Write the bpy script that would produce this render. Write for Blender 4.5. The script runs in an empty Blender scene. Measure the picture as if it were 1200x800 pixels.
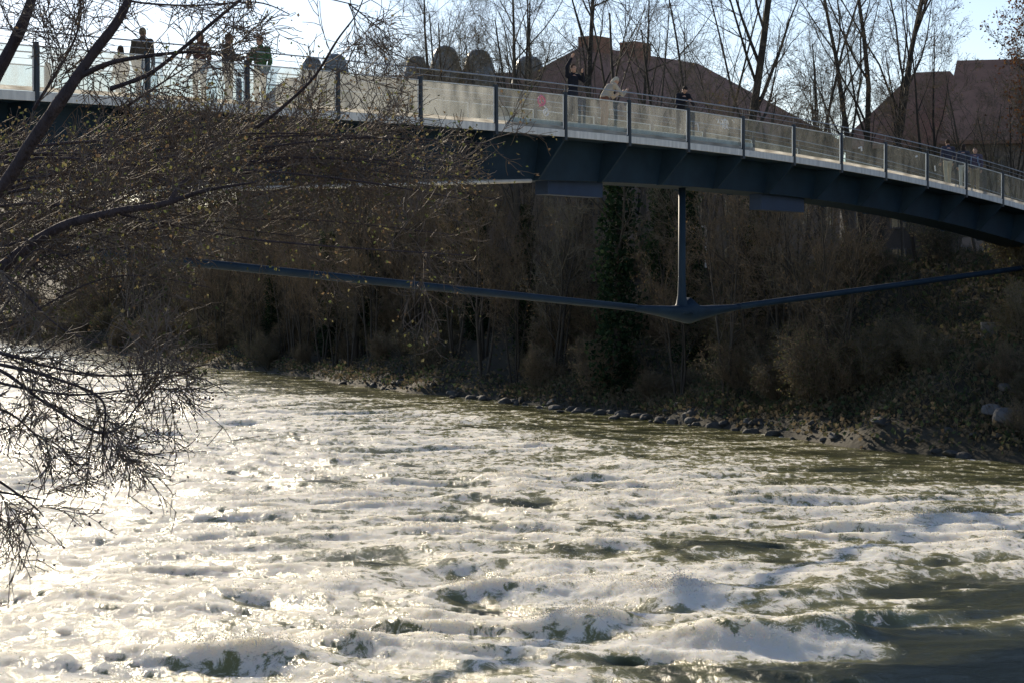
import bpy, bmesh, math, random
import numpy as np
from mathutils import Vector, Matrix, Quaternion

C = bpy.context.scene.collection
scene = bpy.context.scene
R = math.radians
PI = math.pi

# ------------------------------------------------------------------ camera
F = 2406.0          # focal length in pixels of the 1200 px wide photograph
HC = 5.9            # eye height above the water
HY = 350.0          # image row of the horizon


def at(x, y, Y):
    """world point seen at photo pixel (x, y) at distance Y"""
    return Vector(((x - 600.0) / F * Y, Y, HC + (HY - y) / F * Y))


cam_d = bpy.data.cameras.new('camera')
cam = bpy.data.objects.new('camera', cam_d)
C.objects.link(cam)
cam_d.sensor_width = 36.0
cam_d.lens = 36.0 * F / 1200.0
cam_d.clip_start = 0.1
cam_d.clip_end = 6000
cam.location = (0, 0, HC)
cam.rotation_euler = (R(90) - math.atan((400.0 - HY) / F), 0, 0)
scene.camera = cam

# ------------------------------------------------------------------ light
SUN_AZ, SUN_EL = R(-23), R(18.5)
S = Vector((math.sin(SUN_AZ) * math.cos(SUN_EL), math.cos(SUN_AZ) * math.cos(SUN_EL), math.sin(SUN_EL)))
sl = bpy.data.lights.new('sun', 'SUN')
sl.energy = 4.7
sl.angle = R(0.55)
sl.color = (1.0, 0.86, 0.66)
so = bpy.data.objects.new('sun', sl)
so.rotation_euler = (-S).to_track_quat('-Z', 'Y').to_euler()
so.location = (0, 0, 60)
C.objects.link(so)

w = bpy.data.worlds.new('World')
scene.world = w
w.use_nodes = True
nt = w.node_tree
bg = nt.nodes['Background']
sky = nt.nodes.new('ShaderNodeTexSky')
sky.sky_type = 'NISHITA'
sky.sun_disc = False
sky.sun_elevation = SUN_EL
sky.sun_rotation = SUN_AZ
sky.air_density = 1.0
sky.dust_density = 0.1
sky.ozone_density = 1.5
tint = nt.nodes.new('ShaderNodeMix')
tint.data_type = 'RGBA'
tint.blend_type = 'MULTIPLY'
tint.inputs[0].default_value = 1.0
tint.inputs[7].default_value = (1.04, 0.955, 1.03, 1)
nt.links.new(sky.outputs[0], tint.inputs[6])
nt.links.new(tint.outputs[2], bg.inputs[0])
bg.inputs[1].default_value = 0.10
scene.view_settings.view_transform = 'Standard'
scene.view_settings.look = 'None'
scene.view_settings.exposure = 0.62
scene.view_settings.gamma = 1.0
scene.view_settings.use_curve_mapping = False
scene.cycles.max_bounces = 8
scene.cycles.transparent_max_bounces = 24
scene.cycles.use_denoising = True


# ------------------------------------------------------------------ materials
def new_mat(name):
    m = bpy.data.materials.new(name)
    m.use_nodes = True
    n = m.node_tree
    return m, n, n.nodes['Principled BSDF'], n.nodes['Material Output']


def mat(name, c1, c2=None, scale=4.0, rough=0.8, detail=6.0, bump=0.0, bscale=None, metal=0.0, spec=0.3, stretch=(1, 1, 1), per_object=0.0):
    m, n, b, out = new_mat(name)
    if c2 is None:
        c2 = tuple(v * 0.7 for v in c1)
    tc = n.nodes.new('ShaderNodeTexCoord')
    mp = n.nodes.new('ShaderNodeMapping')
    mp.inputs['Scale'].default_value = stretch
    n.links.new(tc.outputs['Object'], mp.inputs[0])
    nz = n.nodes.new('ShaderNodeTexNoise')
    nz.inputs['Scale'].default_value = scale
    nz.inputs['Detail'].default_value = detail
    nz.inputs['Roughness'].default_value = 0.65
    n.links.new(mp.outputs[0], nz.inputs['Vector'])
    rp = n.nodes.new('ShaderNodeValToRGB')
    rp.color_ramp.elements[0].position = 0.34
    rp.color_ramp.elements[1].position = 0.66
    rp.color_ramp.elements[0].color = (*c2, 1)
    rp.color_ramp.elements[1].color = (*c1, 1)
    n.links.new(nz.outputs['Fac'], rp.inputs[0])
    src = rp.outputs[0]
    if per_object:
        oi = n.nodes.new('ShaderNodeObjectInfo')
        hs = n.nodes.new('ShaderNodeHueSaturation')
        mr = n.nodes.new('ShaderNodeMapRange')
        mr.inputs[3].default_value = 1 - per_object
        mr.inputs[4].default_value = 1 + per_object
        n.links.new(oi.outputs['Random'], mr.inputs[0])
        n.links.new(mr.outputs[0], hs.inputs['Value'])
        n.links.new(src, hs.inputs['Color'])
        src = hs.outputs[0]
    n.links.new(src, b.inputs['Base Color'])
    b.inputs['Roughness'].default_value = rough
    b.inputs['Metallic'].default_value = metal
    b.inputs['Specular IOR Level'].default_value = spec
    if bump:
        bp = n.nodes.new('ShaderNodeBump')
        bp.inputs['Strength'].default_value = bump
        bp.inputs['Distance'].default_value = 0.05
        nz2 = n.nodes.new('ShaderNodeTexNoise')
        nz2.inputs['Scale'].default_value = bscale or scale * 4
        nz2.inputs['Detail'].default_value = 8
        n.links.new(mp.outputs[0], nz2.inputs['Vector'])
        n.links.new(nz2.outputs['Fac'], bp.inputs['Height'])
        n.links.new(bp.outputs[0], b.inputs['Normal'])
    return m


def leaf_mat(name, cols, transl=0.45):
    """leaves: a colour per leaf island, part of the light passes through"""
    m, n, b, out = new_mat(name)
    n.nodes.remove(b)
    g = n.nodes.new('ShaderNodeNewGeometry')
    rp = n.nodes.new('ShaderNodeValToRGB')
    rp.color_ramp.interpolation = 'CONSTANT'
    e = rp.color_ramp.elements
    while len(e) < len(cols):
        e.new(0.5)
    for i, c in enumerate(cols):
        e[i].position = i / len(cols)
        e[i].color = (*c, 1)
    n.links.new(g.outputs['Random Per Island'], rp.inputs[0])
    d = n.nodes.new('ShaderNodeBsdfDiffuse')
    t = n.nodes.new('ShaderNodeBsdfTranslucent')
    mx = n.nodes.new('ShaderNodeMixShader')
    mx.inputs[0].default_value = transl
    n.links.new(rp.outputs[0], d.inputs[0])
    n.links.new(rp.outputs[0], t.inputs[0])
    n.links.new(d.outputs[0], mx.inputs[1])
    n.links.new(t.outputs[0], mx.inputs[2])
    n.links.new(mx.outputs[0], out.inputs[0])
    return m


M = {}
M['steel'] = mat('dark_blue_steel', (0.012, 0.030, 0.052), (0.008, 0.02, 0.036), 1.3, 0.6, spec=0.2)
M['box'] = mat('blue_steel_box', (0.02, 0.04, 0.085), (0.015, 0.03, 0.065), 1.3, 0.6)
M['fascia'] = mat('deck_edge_grey', (0.68, 0.68, 0.65), (0.45, 0.46, 0.45), 2.2, 0.7, stretch=(3, 3, 0.3))
M['deck'] = mat('deck_asphalt', (0.16, 0.155, 0.15), (0.11, 0.11, 0.105), 3, 0.9)
M['rail'] = mat('galvanised_rail', (0.40, 0.42, 0.44), (0.28, 0.30, 0.32), 5, 0.4, metal=0.6)
M['post'] = mat('railing_post_steel', (0.035, 0.045, 0.06), (0.02, 0.03, 0.04), 3, 0.5)
M['frame'] = mat('pale_panel_frame', (0.72, 0.72, 0.70), (0.5, 0.5, 0.48), 3, 0.6)
M['pipe'] = mat('pale_pipe', (0.55, 0.53, 0.48), (0.4, 0.38, 0.35), 3, 0.5)
M['bark'] = mat('grey_brown_bark', (0.068, 0.060, 0.048), (0.038, 0.034, 0.028), 6, 0.9, bump=0.6, stretch=(1, 1, 0.25), per_object=0.25)
M['twig'] = mat('brown_twig', (0.16, 0.138, 0.098), (0.09, 0.08, 0.058), 3, 0.85, per_object=0.3)
M['twig_red'] = mat('russet_twig', (0.19, 0.145, 0.095), (0.115, 0.088, 0.06), 3, 0.85, per_object=0.2)
M['nearbark'] = mat('near_bark', (0.10, 0.075, 0.075), (0.05, 0.038, 0.042), 14, 0.85, bump=0.8, stretch=(1, 1, 0.3))
M['neartwig'] = mat('near_twig', (0.21, 0.155, 0.11), (0.09, 0.065, 0.05), 9, 0.75)
M['ivy'] = leaf_mat('ivy_leaves', [(0.018, 0.036, 0.019), (0.028, 0.05, 0.026), (0.012, 0.026, 0.015), (0.042, 0.062, 0.032)], 0.2)
M['leaf_near'] = leaf_mat('olive_brown_leaves', [(0.13, 0.13, 0.05), (0.11, 0.10, 0.055), (0.15, 0.105, 0.06), (0.09, 0.11, 0.045), (0.18, 0.16, 0.08), (0.12, 0.085, 0.055)], 0.5)
M['leaf_dry'] = leaf_mat('dry_leaves', [(0.13, 0.085, 0.045), (0.09, 0.075, 0.04), (0.16, 0.11, 0.06), (0.07, 0.08, 0.03)], 0.4)
M['leaf_red'] = leaf_mat('autumn_leaves', [(0.24, 0.10, 0.045), (0.18, 0.075, 0.04), (0.26, 0.15, 0.06), (0.12, 0.07, 0.04)], 0.45)
M['bud'] = leaf_mat('dark_buds', [(0.07, 0.05, 0.045), (0.10, 0.07, 0.05), (0.05, 0.04, 0.04)], 0.25)
M['bramble'] = leaf_mat('undergrowth', [(0.11, 0.105, 0.06), (0.15, 0.12, 0.08), (0.075, 0.10, 0.05), (0.19, 0.155, 0.10)], 0.3)
M['rock'] = mat('river_rock', (0.10, 0.096, 0.085), (0.045, 0.045, 0.042), 2.5, 0.8, bump=0.7, per_object=0.3)
M['ground'] = mat('bank_soil', (0.058, 0.051, 0.034), (0.03, 0.028, 0.019), 0.8, 0.95, detail=10, bump=0.8, bscale=5)
M['stone'] = mat('old_stone', (0.20, 0.19, 0.17), (0.11, 0.105, 0.095), 1.5, 0.9, bump=0.4)
M['palewall'] = mat('pale_wall', (0.42, 0.40, 0.36), (0.30, 0.285, 0.26), 1.0, 0.9)
M['roof'] = mat('brown_tile_roof', (0.30, 0.17, 0.115), (0.22, 0.125, 0.085), 0.9, 0.85, bump=0.5, bscale=6)
M['roof_grey'] = mat('dark_metal_dome', (0.22, 0.22, 0.19), (0.15, 0.155, 0.135), 1.5, 0.3, metal=0.4, spec=0.6)
M['render'] = mat('ochre_render', (0.20, 0.165, 0.135), (0.16, 0.13, 0.11), 0.6, 0.9)
M['render_grey'] = mat('grey_render', (0.105, 0.09, 0.075), (0.075, 0.065, 0.055), 0.6, 0.9)
M['winframe'] = mat('white_window_frame', (0.14, 0.13, 0.12), None, 3, 0.6)
M['pane'] = mat('dark_window_glass', (0.03, 0.035, 0.04), None, 3, 0.08, spec=0.6)
M['white'] = mat('white_paint', (0.72, 0.72, 0.70), (0.6, 0.6, 0.58), 3, 0.6)
M['path'] = mat('gravel_path', (0.26, 0.24, 0.21), (0.18, 0.17, 0.15), 3, 0.95)
M['pinkpaint'] = mat('pink_spray_paint', (0.70, 0.28, 0.34), (0.6, 0.22, 0.3), 8, 0.7)
M['whitepaint'] = mat('white_spray_paint', (0.78, 0.78, 0.76), (0.6, 0.6, 0.6), 8, 0.7)
M['skin'] = mat('skin', (0.50, 0.30, 0.21), (0.44, 0.26, 0.18), 6, 0.6)
M['eye'] = mat('dark_eye', (0.03, 0.025, 0.02), None, 3, 0.2)


def cloth(name, c):
    if name not in M:
        M[name] = mat(name, c, tuple(v * 0.72 for v in c), 5, 0.9, bump=0.3, bscale=18)
    return M[name]


def glass_mat(name, d0, d1):
    m, n, b, out = new_mat(name)
    n.nodes.remove(b)
    tc = n.nodes.new('ShaderNodeTexCoord')
    mp = n.nodes.new('ShaderNodeMapping')
    mp.inputs['Scale'].default_value = (1.2, 1.2, 0.5)
    n.links.new(tc.outputs['Object'], mp.inputs[0])
    nz = n.nodes.new('ShaderNodeTexNoise')
    nz.inputs['Scale'].default_value = 2.2
    nz.inputs['Detail'].default_value = 8
    n.links.new(mp.outputs[0], nz.inputs['Vector'])
    rp = n.nodes.new('ShaderNodeMapRange')
    rp.inputs[1].default_value = 0.3
    rp.inputs[2].default_value = 0.75
    rp.inputs[3].default_value = d0
    rp.inputs[4].default_value = d1
    n.links.new(nz.outputs['Fac'], rp.inputs[0])
    tr = n.nodes.new('ShaderNodeBsdfTransparent')
    tr.inputs[0].default_value = (0.86, 0.90, 0.90, 1)
    tl = n.nodes.new('ShaderNodeBsdfTranslucent')
    tl.inputs[0].default_value = (0.62, 0.61, 0.58, 1)
    df = n.nodes.new('ShaderNodeBsdfDiffuse')
    df.inputs[0].default_value = (0.5, 0.5, 0.48, 1)
    mx = n.nodes.new('ShaderNodeMixShader')
    mx.inputs[0].default_value = 0.45
    n.links.new(tl.outputs[0], mx.inputs[1])
    n.links.new(df.outputs[0], mx.inputs[2])
    m2 = n.nodes.new('ShaderNodeMixShader')
    n.links.new(rp.outputs[0], m2.inputs[0])
    n.links.new(tr.outputs[0], m2.inputs[1])
    n.links.new(mx.outputs[0], m2.inputs[2])
    gl = n.nodes.new('ShaderNodeBsdfGlossy')
    gl.inputs['Roughness'].default_value = 0.15
    m3 = n.nodes.new('ShaderNodeMixShader')
    m3.inputs[0].default_value = 0.012
    n.links.new(m2.outputs[0], m3.inputs[1])
    n.links.new(gl.outputs[0], m3.inputs[2])
    n.links.new(m3.outputs[0], out.inputs[0])
    return m


M['glass'] = glass_mat('glare_dust_glass', .10, .42)  # left panes: dust, with sun glare painted in as extra milkiness
M['glass_mid'] = glass_mat('mild_glare_glass', .03, .16)  # mid-span panes: light dust plus a weaker painted glare
M['glass_clear'] = glass_mat('clear_glass', .005, .06)


def frost_mat():
    m, n, b, out = new_mat('frosted_strip')
    n.nodes.remove(b)
    nz = n.nodes.new('ShaderNodeTexNoise')
    nz.inputs['Scale'].default_value = 3
    nz.inputs['Detail'].default_value = 6
    rp = n.nodes.new('ShaderNodeValToRGB')
    rp.color_ramp.elements[0].position = .3
    rp.color_ramp.elements[0].color = (.5, .48, .44, 1)
    rp.color_ramp.elements[1].position = .7
    rp.color_ramp.elements[1].color = (.85, .84, .80, 1)
    n.links.new(nz.outputs['Fac'], rp.inputs[0])
    d, tl, mx = n.nodes.new('ShaderNodeBsdfDiffuse'), n.nodes.new('ShaderNodeBsdfTranslucent'), n.nodes.new('ShaderNodeMixShader')
    mx.inputs[0].default_value = .7
    for q in (d, tl):
        n.links.new(rp.outputs[0], q.inputs[0])
    n.links.new(d.outputs[0], mx.inputs[1])
    n.links.new(tl.outputs[0], mx.inputs[2])
    n.links.new(mx.outputs[0], out.inputs[0])
    return m


M['frost'] = frost_mat()


# ------------------------------------------------------------------ object helpers
def tag(o, label=None, cat=None, group=None, kind=None):
    if label: o['label'] = label
    if cat: o['category'] = cat
    if group: o['group'] = group
    if kind: o['kind'] = kind
    return o


def empty(name, loc=(0, 0, 0), rz=0.0):
    o = bpy.data.objects.new(name, None)
    o.empty_display_size = 0.3
    o.location = loc
    o.rotation_euler = (0, 0, rz)
    C.objects.link(o)
    return o


def link(name, me, m=None, parent=None):
    o = bpy.data.objects.new(name, me)
    C.objects.link(o)
    if m is not None:
        if len(me.materials) == 0:
            me.materials.append(m)
    if parent is not None:
        o.parent = parent
    return o


def copy_tree(o, parent=None):
    kids = list(o.children)
    c = o.copy()
    C.objects.link(c)
    if parent is not None:
        c.parent = parent
    for ch in kids:
        copy_tree(ch, c)
    return c


class MB:
    """collects shapes and links them as ONE mesh object"""

    def __init__(self):
        self.v, self.f = [], []

    def quadbox(self, pts):
        """8 points: bottom ring of 4, top ring of 4"""
        b = len(self.v)
        self.v += [tuple(p) for p in pts]
        for q in ((3, 2, 1, 0), (4, 5, 6, 7), (0, 1, 5, 4), (1, 2, 6, 5), (2, 3, 7, 6), (3, 0, 4, 7)):
            self.f.append(tuple(b + i for i in q))
        return self

    def box(self, c, s, rz=0.0):
        x, y, z = s[0] / 2, s[1] / 2, s[2] / 2
        cr, sr = math.cos(rz), math.sin(rz)
        p = []
        for dz in (-z, z):
            for dx, dy in ((-x, -y), (x, -y), (x, y), (-x, y)):
                p.append((c[0] + dx * cr - dy * sr, c[1] + dx * sr + dy * cr, c[2] + dz))
        return self.quadbox(p)

    def beam(self, a, b, wd, ht):
        """square bar from a to b"""
        a, b = Vector(a), Vector(b)
        d = (b - a).normalized()
        up = Vector((0, 0, 1)) if abs(d.z) < 0.95 else Vector((0, 1, 0))
        sd = d.cross(up).normalized() * wd / 2
        u = sd.cross(d).normalized() * ht / 2
        return self.quadbox([a - sd - u, b - sd - u, b + sd - u, a + sd - u, a - sd + u, b - sd + u, b + sd + u, a + sd + u])

    def tube(self, pts, rads, n=4, cap=True):
        pts = [Vector(p) for p in pts]
        k = len(pts)
        base = len(self.v)
        ref = None
        for i in range(k):
            if i == 0: d = pts[1] - pts[0]
            elif i == k - 1: d = pts[-1] - pts[-2]
            else: d = pts[i + 1] - pts[i - 1]
            if d.length < 1e-9: d = Vector((0, 0, 1))
            d.normalize()
            if ref is None:
                ref = d.orthogonal()
            else:
                ref = ref - d * ref.dot(d)
                if ref.length < 1e-6: ref = d.orthogonal()
            ref.normalize()
            bi = d.cross(ref)
            r = rads[i]
            for j in range(n):
                a = 2 * PI * j / n
                p = pts[i] + ref * (r * math.cos(a)) + bi * (r * math.sin(a))
                self.v.append((p.x, p.y, p.z))
        for i in range(k - 1):
            for j in range(n):
                j2 = (j + 1) % n
                self.f.append((base + i * n + j, base + i * n + j2, base + (i + 1) * n + j2, base + (i + 1) * n + j))
        if cap:
            self.f.append(tuple(base + j for j in reversed(range(n))))
            self.f.append(tuple(base + (k - 1) * n + j for j in range(n)))
        return self

    def ell(self, c, r, rot=None, nu=12, nv=8):
        b = len(self.v)
        c = Vector(c)
        for i in range(nv + 1):
            th = PI * i / nv
            for j in range(nu):
                ph = 2 * PI * j / nu
                p = Vector((r[0] * math.sin(th) * math.cos(ph), r[1] * math.sin(th) * math.sin(ph), r[2] * math.cos(th)))
                if rot is not None: p = rot @ p
                p += c
                self.v.append((p.x, p.y, p.z))
        for i in range(nv):
            for j in range(nu):
                j2 = (j + 1) % nu
                self.f.append((b + i * nu + j, b + (i + 1) * nu + j, b + (i + 1) * nu + j2, b + i * nu + j2))
        return self

    def capsule(self, a, b, ra, rb, n=10):
        a, b = Vector(a), Vector(b)
        d = (b - a)
        L = d.length
        if L < 1e-6: return self.ell(a, (ra, ra, ra))
        d.normalize()
        pts, rd = [], []
        for t in (0.02, 0.3, 0.6, 0.85):
            an = (1 - t) * PI / 2
            pts.append(a - d * ra * math.sin(an)); rd.append(ra * math.cos(an))
        pts.append(a); rd.append(ra)
        pts.append(b); rd.append(rb)
        for t in (0.85, 0.6, 0.3, 0.02):
            an = (1 - t) * PI / 2
            pts.append(b + d * rb * math.sin(an)); rd.append(rb * math.cos(an))
        return self.tube(pts, rd, n)

    def leaf(self, p, size, rng, aspect=0.55):
        d = Vector((rng.gauss(0, 1), rng.gauss(0, 1), rng.gauss(0, 1)))
        if d.length < 1e-3: d = Vector((1, 0, 0))
        d.normalize()
        s = d.orthogonal()
        s.rotate(Quaternion(d, rng.uniform(0, 2 * PI)))
        nrm = d.cross(s)
        L, W = size, size * aspect * 0.5
        b = len(self.v)
        p = Vector(p)
        mid = p + d * L * 0.45
        for q in (p, mid + s * W + nrm * W * 0.3, p + d * L, mid - s * W + nrm * W * 0.3):
            self.v.append((q.x, q.y, q.z))
        self.f.append((b, b + 1, b + 2, b + 3))
        return self

    def mesh(self, name, smooth=False):
        me = bpy.data.meshes.new(name)
        me.from_pydata(self.v, [], self.f)
        if smooth:
            me.polygons.foreach_set('use_smooth', [True] * len(me.polygons))
        me.update()
        return me

    def build(self, name, m, parent=None, smooth=False):
        return link(name, self.mesh(name, smooth), m, parent)


# ------------------------------------------------------------------ numpy noise
_rs = np.random.RandomState(7)
_perm = np.concatenate([_rs.permutation(512)] * 3)
_ang = _rs.uniform(0, 2 * PI, 512)
_gx, _gy = np.cos(_ang), np.sin(_ang)


def perlin(x, y):
    xi = np.floor(x).astype(np.int64)
    yi = np.floor(y).astype(np.int64)
    xf, yf = x - xi, y - yi
    xi &= 511
    yi &= 511
    u = xf * xf * xf * (xf * (xf * 6 - 15) + 10)
    v = yf * yf * yf * (yf * (yf * 6 - 15) + 10)

    def g(ix, iy, dx, dy):
        h = _perm[_perm[ix] + iy]
        return _gx[h] * dx + _gy[h] * dy
    a = g(xi, yi, xf, yf)
    b = g((xi + 1) & 511, yi, xf - 1, yf)
    c = g(xi, (yi + 1) & 511, xf, yf - 1)
    d = g((xi + 1) & 511, (yi + 1) & 511, xf - 1, yf - 1)
    return ((a + u * (b - a)) + v * ((c + u * (d - c)) - (a + u * (b - a)))) * 1.5


def sstep(a, b, x):
    t = np.clip((x - a) / (b - a), 0, 1)
    return t * t * (3 - 2 * t)


def grid_mesh(name, X, Y, Z, attr=None):
    nr, nc = X.shape
    co = np.stack([X, Y, Z], -1).reshape(-1, 3).astype(np.float32)
    me = bpy.data.meshes.new(name)
    me.vertices.add(nr * nc)
    me.vertices.foreach_set('co', co.ravel())
    i = np.arange(nr * nc).reshape(nr, nc)
    q = np.stack([i[:-1, :-1], i[:-1, 1:], i[1:, 1:], i[1:, :-1]], -1).reshape(-1, 4)
    nf = len(q)
    me.loops.add(nf * 4)
    me.loops.foreach_set('vertex_index', q.ravel().astype(np.int32))
    me.polygons.add(nf)
    me.polygons.foreach_set('loop_start', (np.arange(nf) * 4).astype(np.int32))
    me.polygons.foreach_set('use_smooth', np.ones(nf, dtype=bool))
    me.update(calc_edges=True)
    if attr:
        for k, a in attr.items():
            at_ = me.attributes.new(k, 'FLOAT', 'POINT')
            at_.data.foreach_set('value', a.ravel().astype(np.float32))
    return me


# ------------------------------------------------------------------ the river frame: t along (upstream), n across to the far bank
TX, TY = -0.391, 0.921
NX, NY = 0.921, 0.391
P0 = (16.0, 78.0)
WIDTH = 46.0


def dist(x, y):
    """metres inland from the far shoreline (negative: over the river)"""
    b = (x - P0[0]) * TX + (y - P0[1]) * TY
    d = (x - P0[0]) * NX + (y - P0[1]) * NY
    return d + 0.9 * np.sin(b * 0.11 + 1.0) + 0.4 * np.sin(b * 0.37), b


def ground_z(x, y):
    x = np.asarray(x, dtype=float)
    y = np.asarray(y, dtype=float)
    d, b = dist(x, y)
    nz = perlin(x * 0.25 + 3.3, y * 0.25 + 9.1) * 0.45 + perlin(x * 0.8, y * 0.8) * 0.18
    far = -1.2 + 1.9 * sstep(-1.5, 1.6, d) + 3.0 * sstep(1.0, 7.0, d) + 3.8 * sstep(6.0, 13.0, d) + nz * sstep(-1, 2, d) * (1 - 0.8 * sstep(13, 16, d))
    e = -(d + WIDTH)
    near = -1.2 + 1.8 * sstep(-1.5, 1.5, e) + 3.6 * sstep(1.0, 8.0, e) + 3.0 * sstep(9.0, 22.0, e) + nz * sstep(-1, 2, e)
    hill = (34 + 22 * perlin(x * .004 + 2, y * .004)) * sstep(430, 760, y)
    return np.where(d > -WIDTH / 2, far, near) + hill


def gz(x, y):
    return float(ground_z(x, y))


def spaced(a, b, fine0, fine1, step, coarse):
    """coordinates from a to b, fine between fine0 and fine1, growing outside"""
    v = list(np.arange(fine0, fine1, step))
    s, x = step, fine0
    left = []
    while x > a:
        s = min(s * 1.25, coarse); x -= s; left.append(x)
    s, x = step, fine1
    right = []
    while x < b:
        right.append(x); s = min(s * 1.25, coarse); x += s
    right.append(b)
    return np.array(left[::-1] + v + right)


us = spaced(-260, 2600, -85, 190, 0.8, 150)
ds = spaced(-2200, 2600, -75, 45, 0.6, 150)
BB, DD = np.meshgrid(us, ds, indexing='ij')
GX = P0[0] + BB * TX + DD * NX
GY = P0[1] + BB * TY + DD * NY
o = link('ground', grid_mesh('ground', GX, GY, ground_z(GX, GY)), M['ground'])
tag(o, kind='structure')

# ------------------------------------------------------------------ water


def wpt(x, y):
    Y = F * HC / (y - HY)
    return (x - 600.0) / F * Y, Y


def water_mat():
    m, n, b, out = new_mat('rapid_water')
    at_ = n.nodes.new('ShaderNodeAttribute')
    at_.attribute_name = 'foam'
    g = n.nodes.new('ShaderNodeNewGeometry')
    mp = n.nodes.new('ShaderNodeMapping')
    mp.inputs['Scale'].default_value = (1.0, 0.55, 1.0)
    n.links.new(g.outputs['Position'], mp.inputs[0])
    n1 = n.nodes.new('ShaderNodeTexNoise')
    n1.inputs['Scale'].default_value = 3.2
    n1.inputs['Detail'].default_value = 9
    n1.inputs['Roughness'].default_value = 0.76
    n1.inputs['Detail'].default_value = 12
    n1.inputs['Distortion'].default_value = 0.6
    n.links.new(mp.outputs[0], n1.inputs['Vector'])
    ma = n.nodes.new('ShaderNodeMath'); ma.operation = 'SUBTRACT'
    ma.inputs[1].default_value = 0.5
    n.links.new(n1.outputs['Fac'], ma.inputs[0])
    mb = n.nodes.new('ShaderNodeMath'); mb.operation = 'MULTIPLY_ADD'
    mb.inputs[1].default_value = 3.1
    n.links.new(ma.outputs[0], mb.inputs[0])
    n.links.new(at_.outputs['Fac'], mb.inputs[2])
    ss = n.nodes.new('ShaderNodeMapRange')
    ss.interpolation_type = 'SMOOTHSTEP'
    ss.inputs[1].default_value = 0.27
    ss.inputs[2].default_value = 0.72
    n.links.new(mb.outputs[0], ss.inputs[0])
    # fine relief: ripples on water, froth on foam
    n2 = n.nodes.new('ShaderNodeTexNoise')
    n2.inputs['Scale'].default_value = 5.5
    n2.inputs['Detail'].default_value = 7
    n2.inputs['Roughness'].default_value = 0.7
    n.links.new(mp.outputs[0], n2.inputs['Vector'])
    bp = n.nodes.new('ShaderNodeBump')
    bp.inputs['Strength'].default_value = 0.5
    bp.inputs['Distance'].default_value = 0.16
    n.links.new(n2.outputs['Fac'], bp.inputs['Height'])
    n3 = n.nodes.new('ShaderNodeTexNoise')
    n3.inputs['Scale'].default_value = 13
    n3.inputs['Detail'].default_value = 8
    n3.inputs['Roughness'].default_value = 0.75
    n.links.new(g.outputs['Position'], n3.inputs['Vector'])
    bf = n.nodes.new('ShaderNodeBump')
    bf.inputs['Strength'].default_value = 1.0
    bf.inputs['Distance'].default_value = 0.045
    n.links.new(n3.outputs['Fac'], bf.inputs['Height'])
    # water
    b.inputs['Base Color'].default_value = (0.120, 0.113, 0.040, 1)
    b.inputs['Subsurface Weight'].default_value = 0.25
    b.inputs['Subsurface Radius'].default_value = (0.8, 1.0, 0.4)
    b.inputs['Subsurface Scale'].default_value = 0.5
    b.inputs['Roughness'].default_value = 0.16
    sm = n.nodes.new('ShaderNodeMapRange')
    sm.interpolation_type = 'SMOOTHSTEP'
    sm.inputs[1].default_value = 0.0
    sm.inputs[2].default_value = 0.5
    n.links.new(at_.outputs['Fac'], sm.inputs[0])
    mc = n.nodes.new('ShaderNodeMix')
    mc.data_type = 'RGBA'
    mc.inputs[6].default_value = (0.045, 0.048, 0.019, 1)
    mc.inputs[7].default_value = (0.23, 0.215, 0.09, 1)
    n.links.new(sm.outputs[0], mc.inputs[0])
    n.links.new(mc.outputs[2], b.inputs['Base Color'])
    b.inputs['IOR'].default_value = 1.33
    b.inputs['Specular IOR Level'].default_value = 0.12
    n.links.new(bp.outputs[0], b.inputs['Normal'])
    # foam: bubbles, bright diffuse with a wet sheen
    f = n.nodes.new('ShaderNodeBsdfPrincipled')
    rp = n.nodes.new('ShaderNodeValToRGB')
    rp.color_ramp.elements[0].position = 0.0
    rp.color_ramp.elements[0].color = (0.40, 0.39, 0.22, 1)
    rp.color_ramp.elements[1].position = 0.75
    rp.color_ramp.elements[1].color = (0.88, 0.82, 0.66, 1)
    n.links.new(ss.outputs[0], rp.inputs[0])
    n.links.new(rp.outputs[0], f.inputs['Base Color'])
    f.inputs['Subsurface Weight'].default_value = 1.0
    f.inputs['Subsurface Radius'].default_value = (1.0, 0.9, 0.65)
    f.inputs['Subsurface Scale'].default_value = 0.7
    f.inputs['Roughness'].default_value = 0.8
    f.inputs['Specular IOR Level'].default_value = 0.04
    n.links.new(bf.outputs[0], f.inputs['Normal'])
    mx = n.nodes.new('ShaderNodeMixShader')
    n.links.new(ss.outputs[0], mx.inputs[0])
    n.links.new(b.outputs[0], mx.inputs[1])
    n.links.new(f.outputs[0], mx.inputs[2])
    n.links.new(mx.outputs[0], out.inputs[0])
    return m


M['water'] = water_mat()
NR, NC = 1350, 1150
yy = 12.0 * (460.0 / 12.0) ** np.linspace(0, 1, NR)
cc = np.linspace(-1, 1, NC)
cm = 0.55 * cc + 0.45 * cc ** 3
WY = np.repeat(yy[:, None], NC, 1)
WX = cm[None, :] * (14 + 0.5 * WY)
D, B = dist(WX, WY)
wob = perlin(WX * 0.09 + 5, WY * 0.09 + 2)
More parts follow.
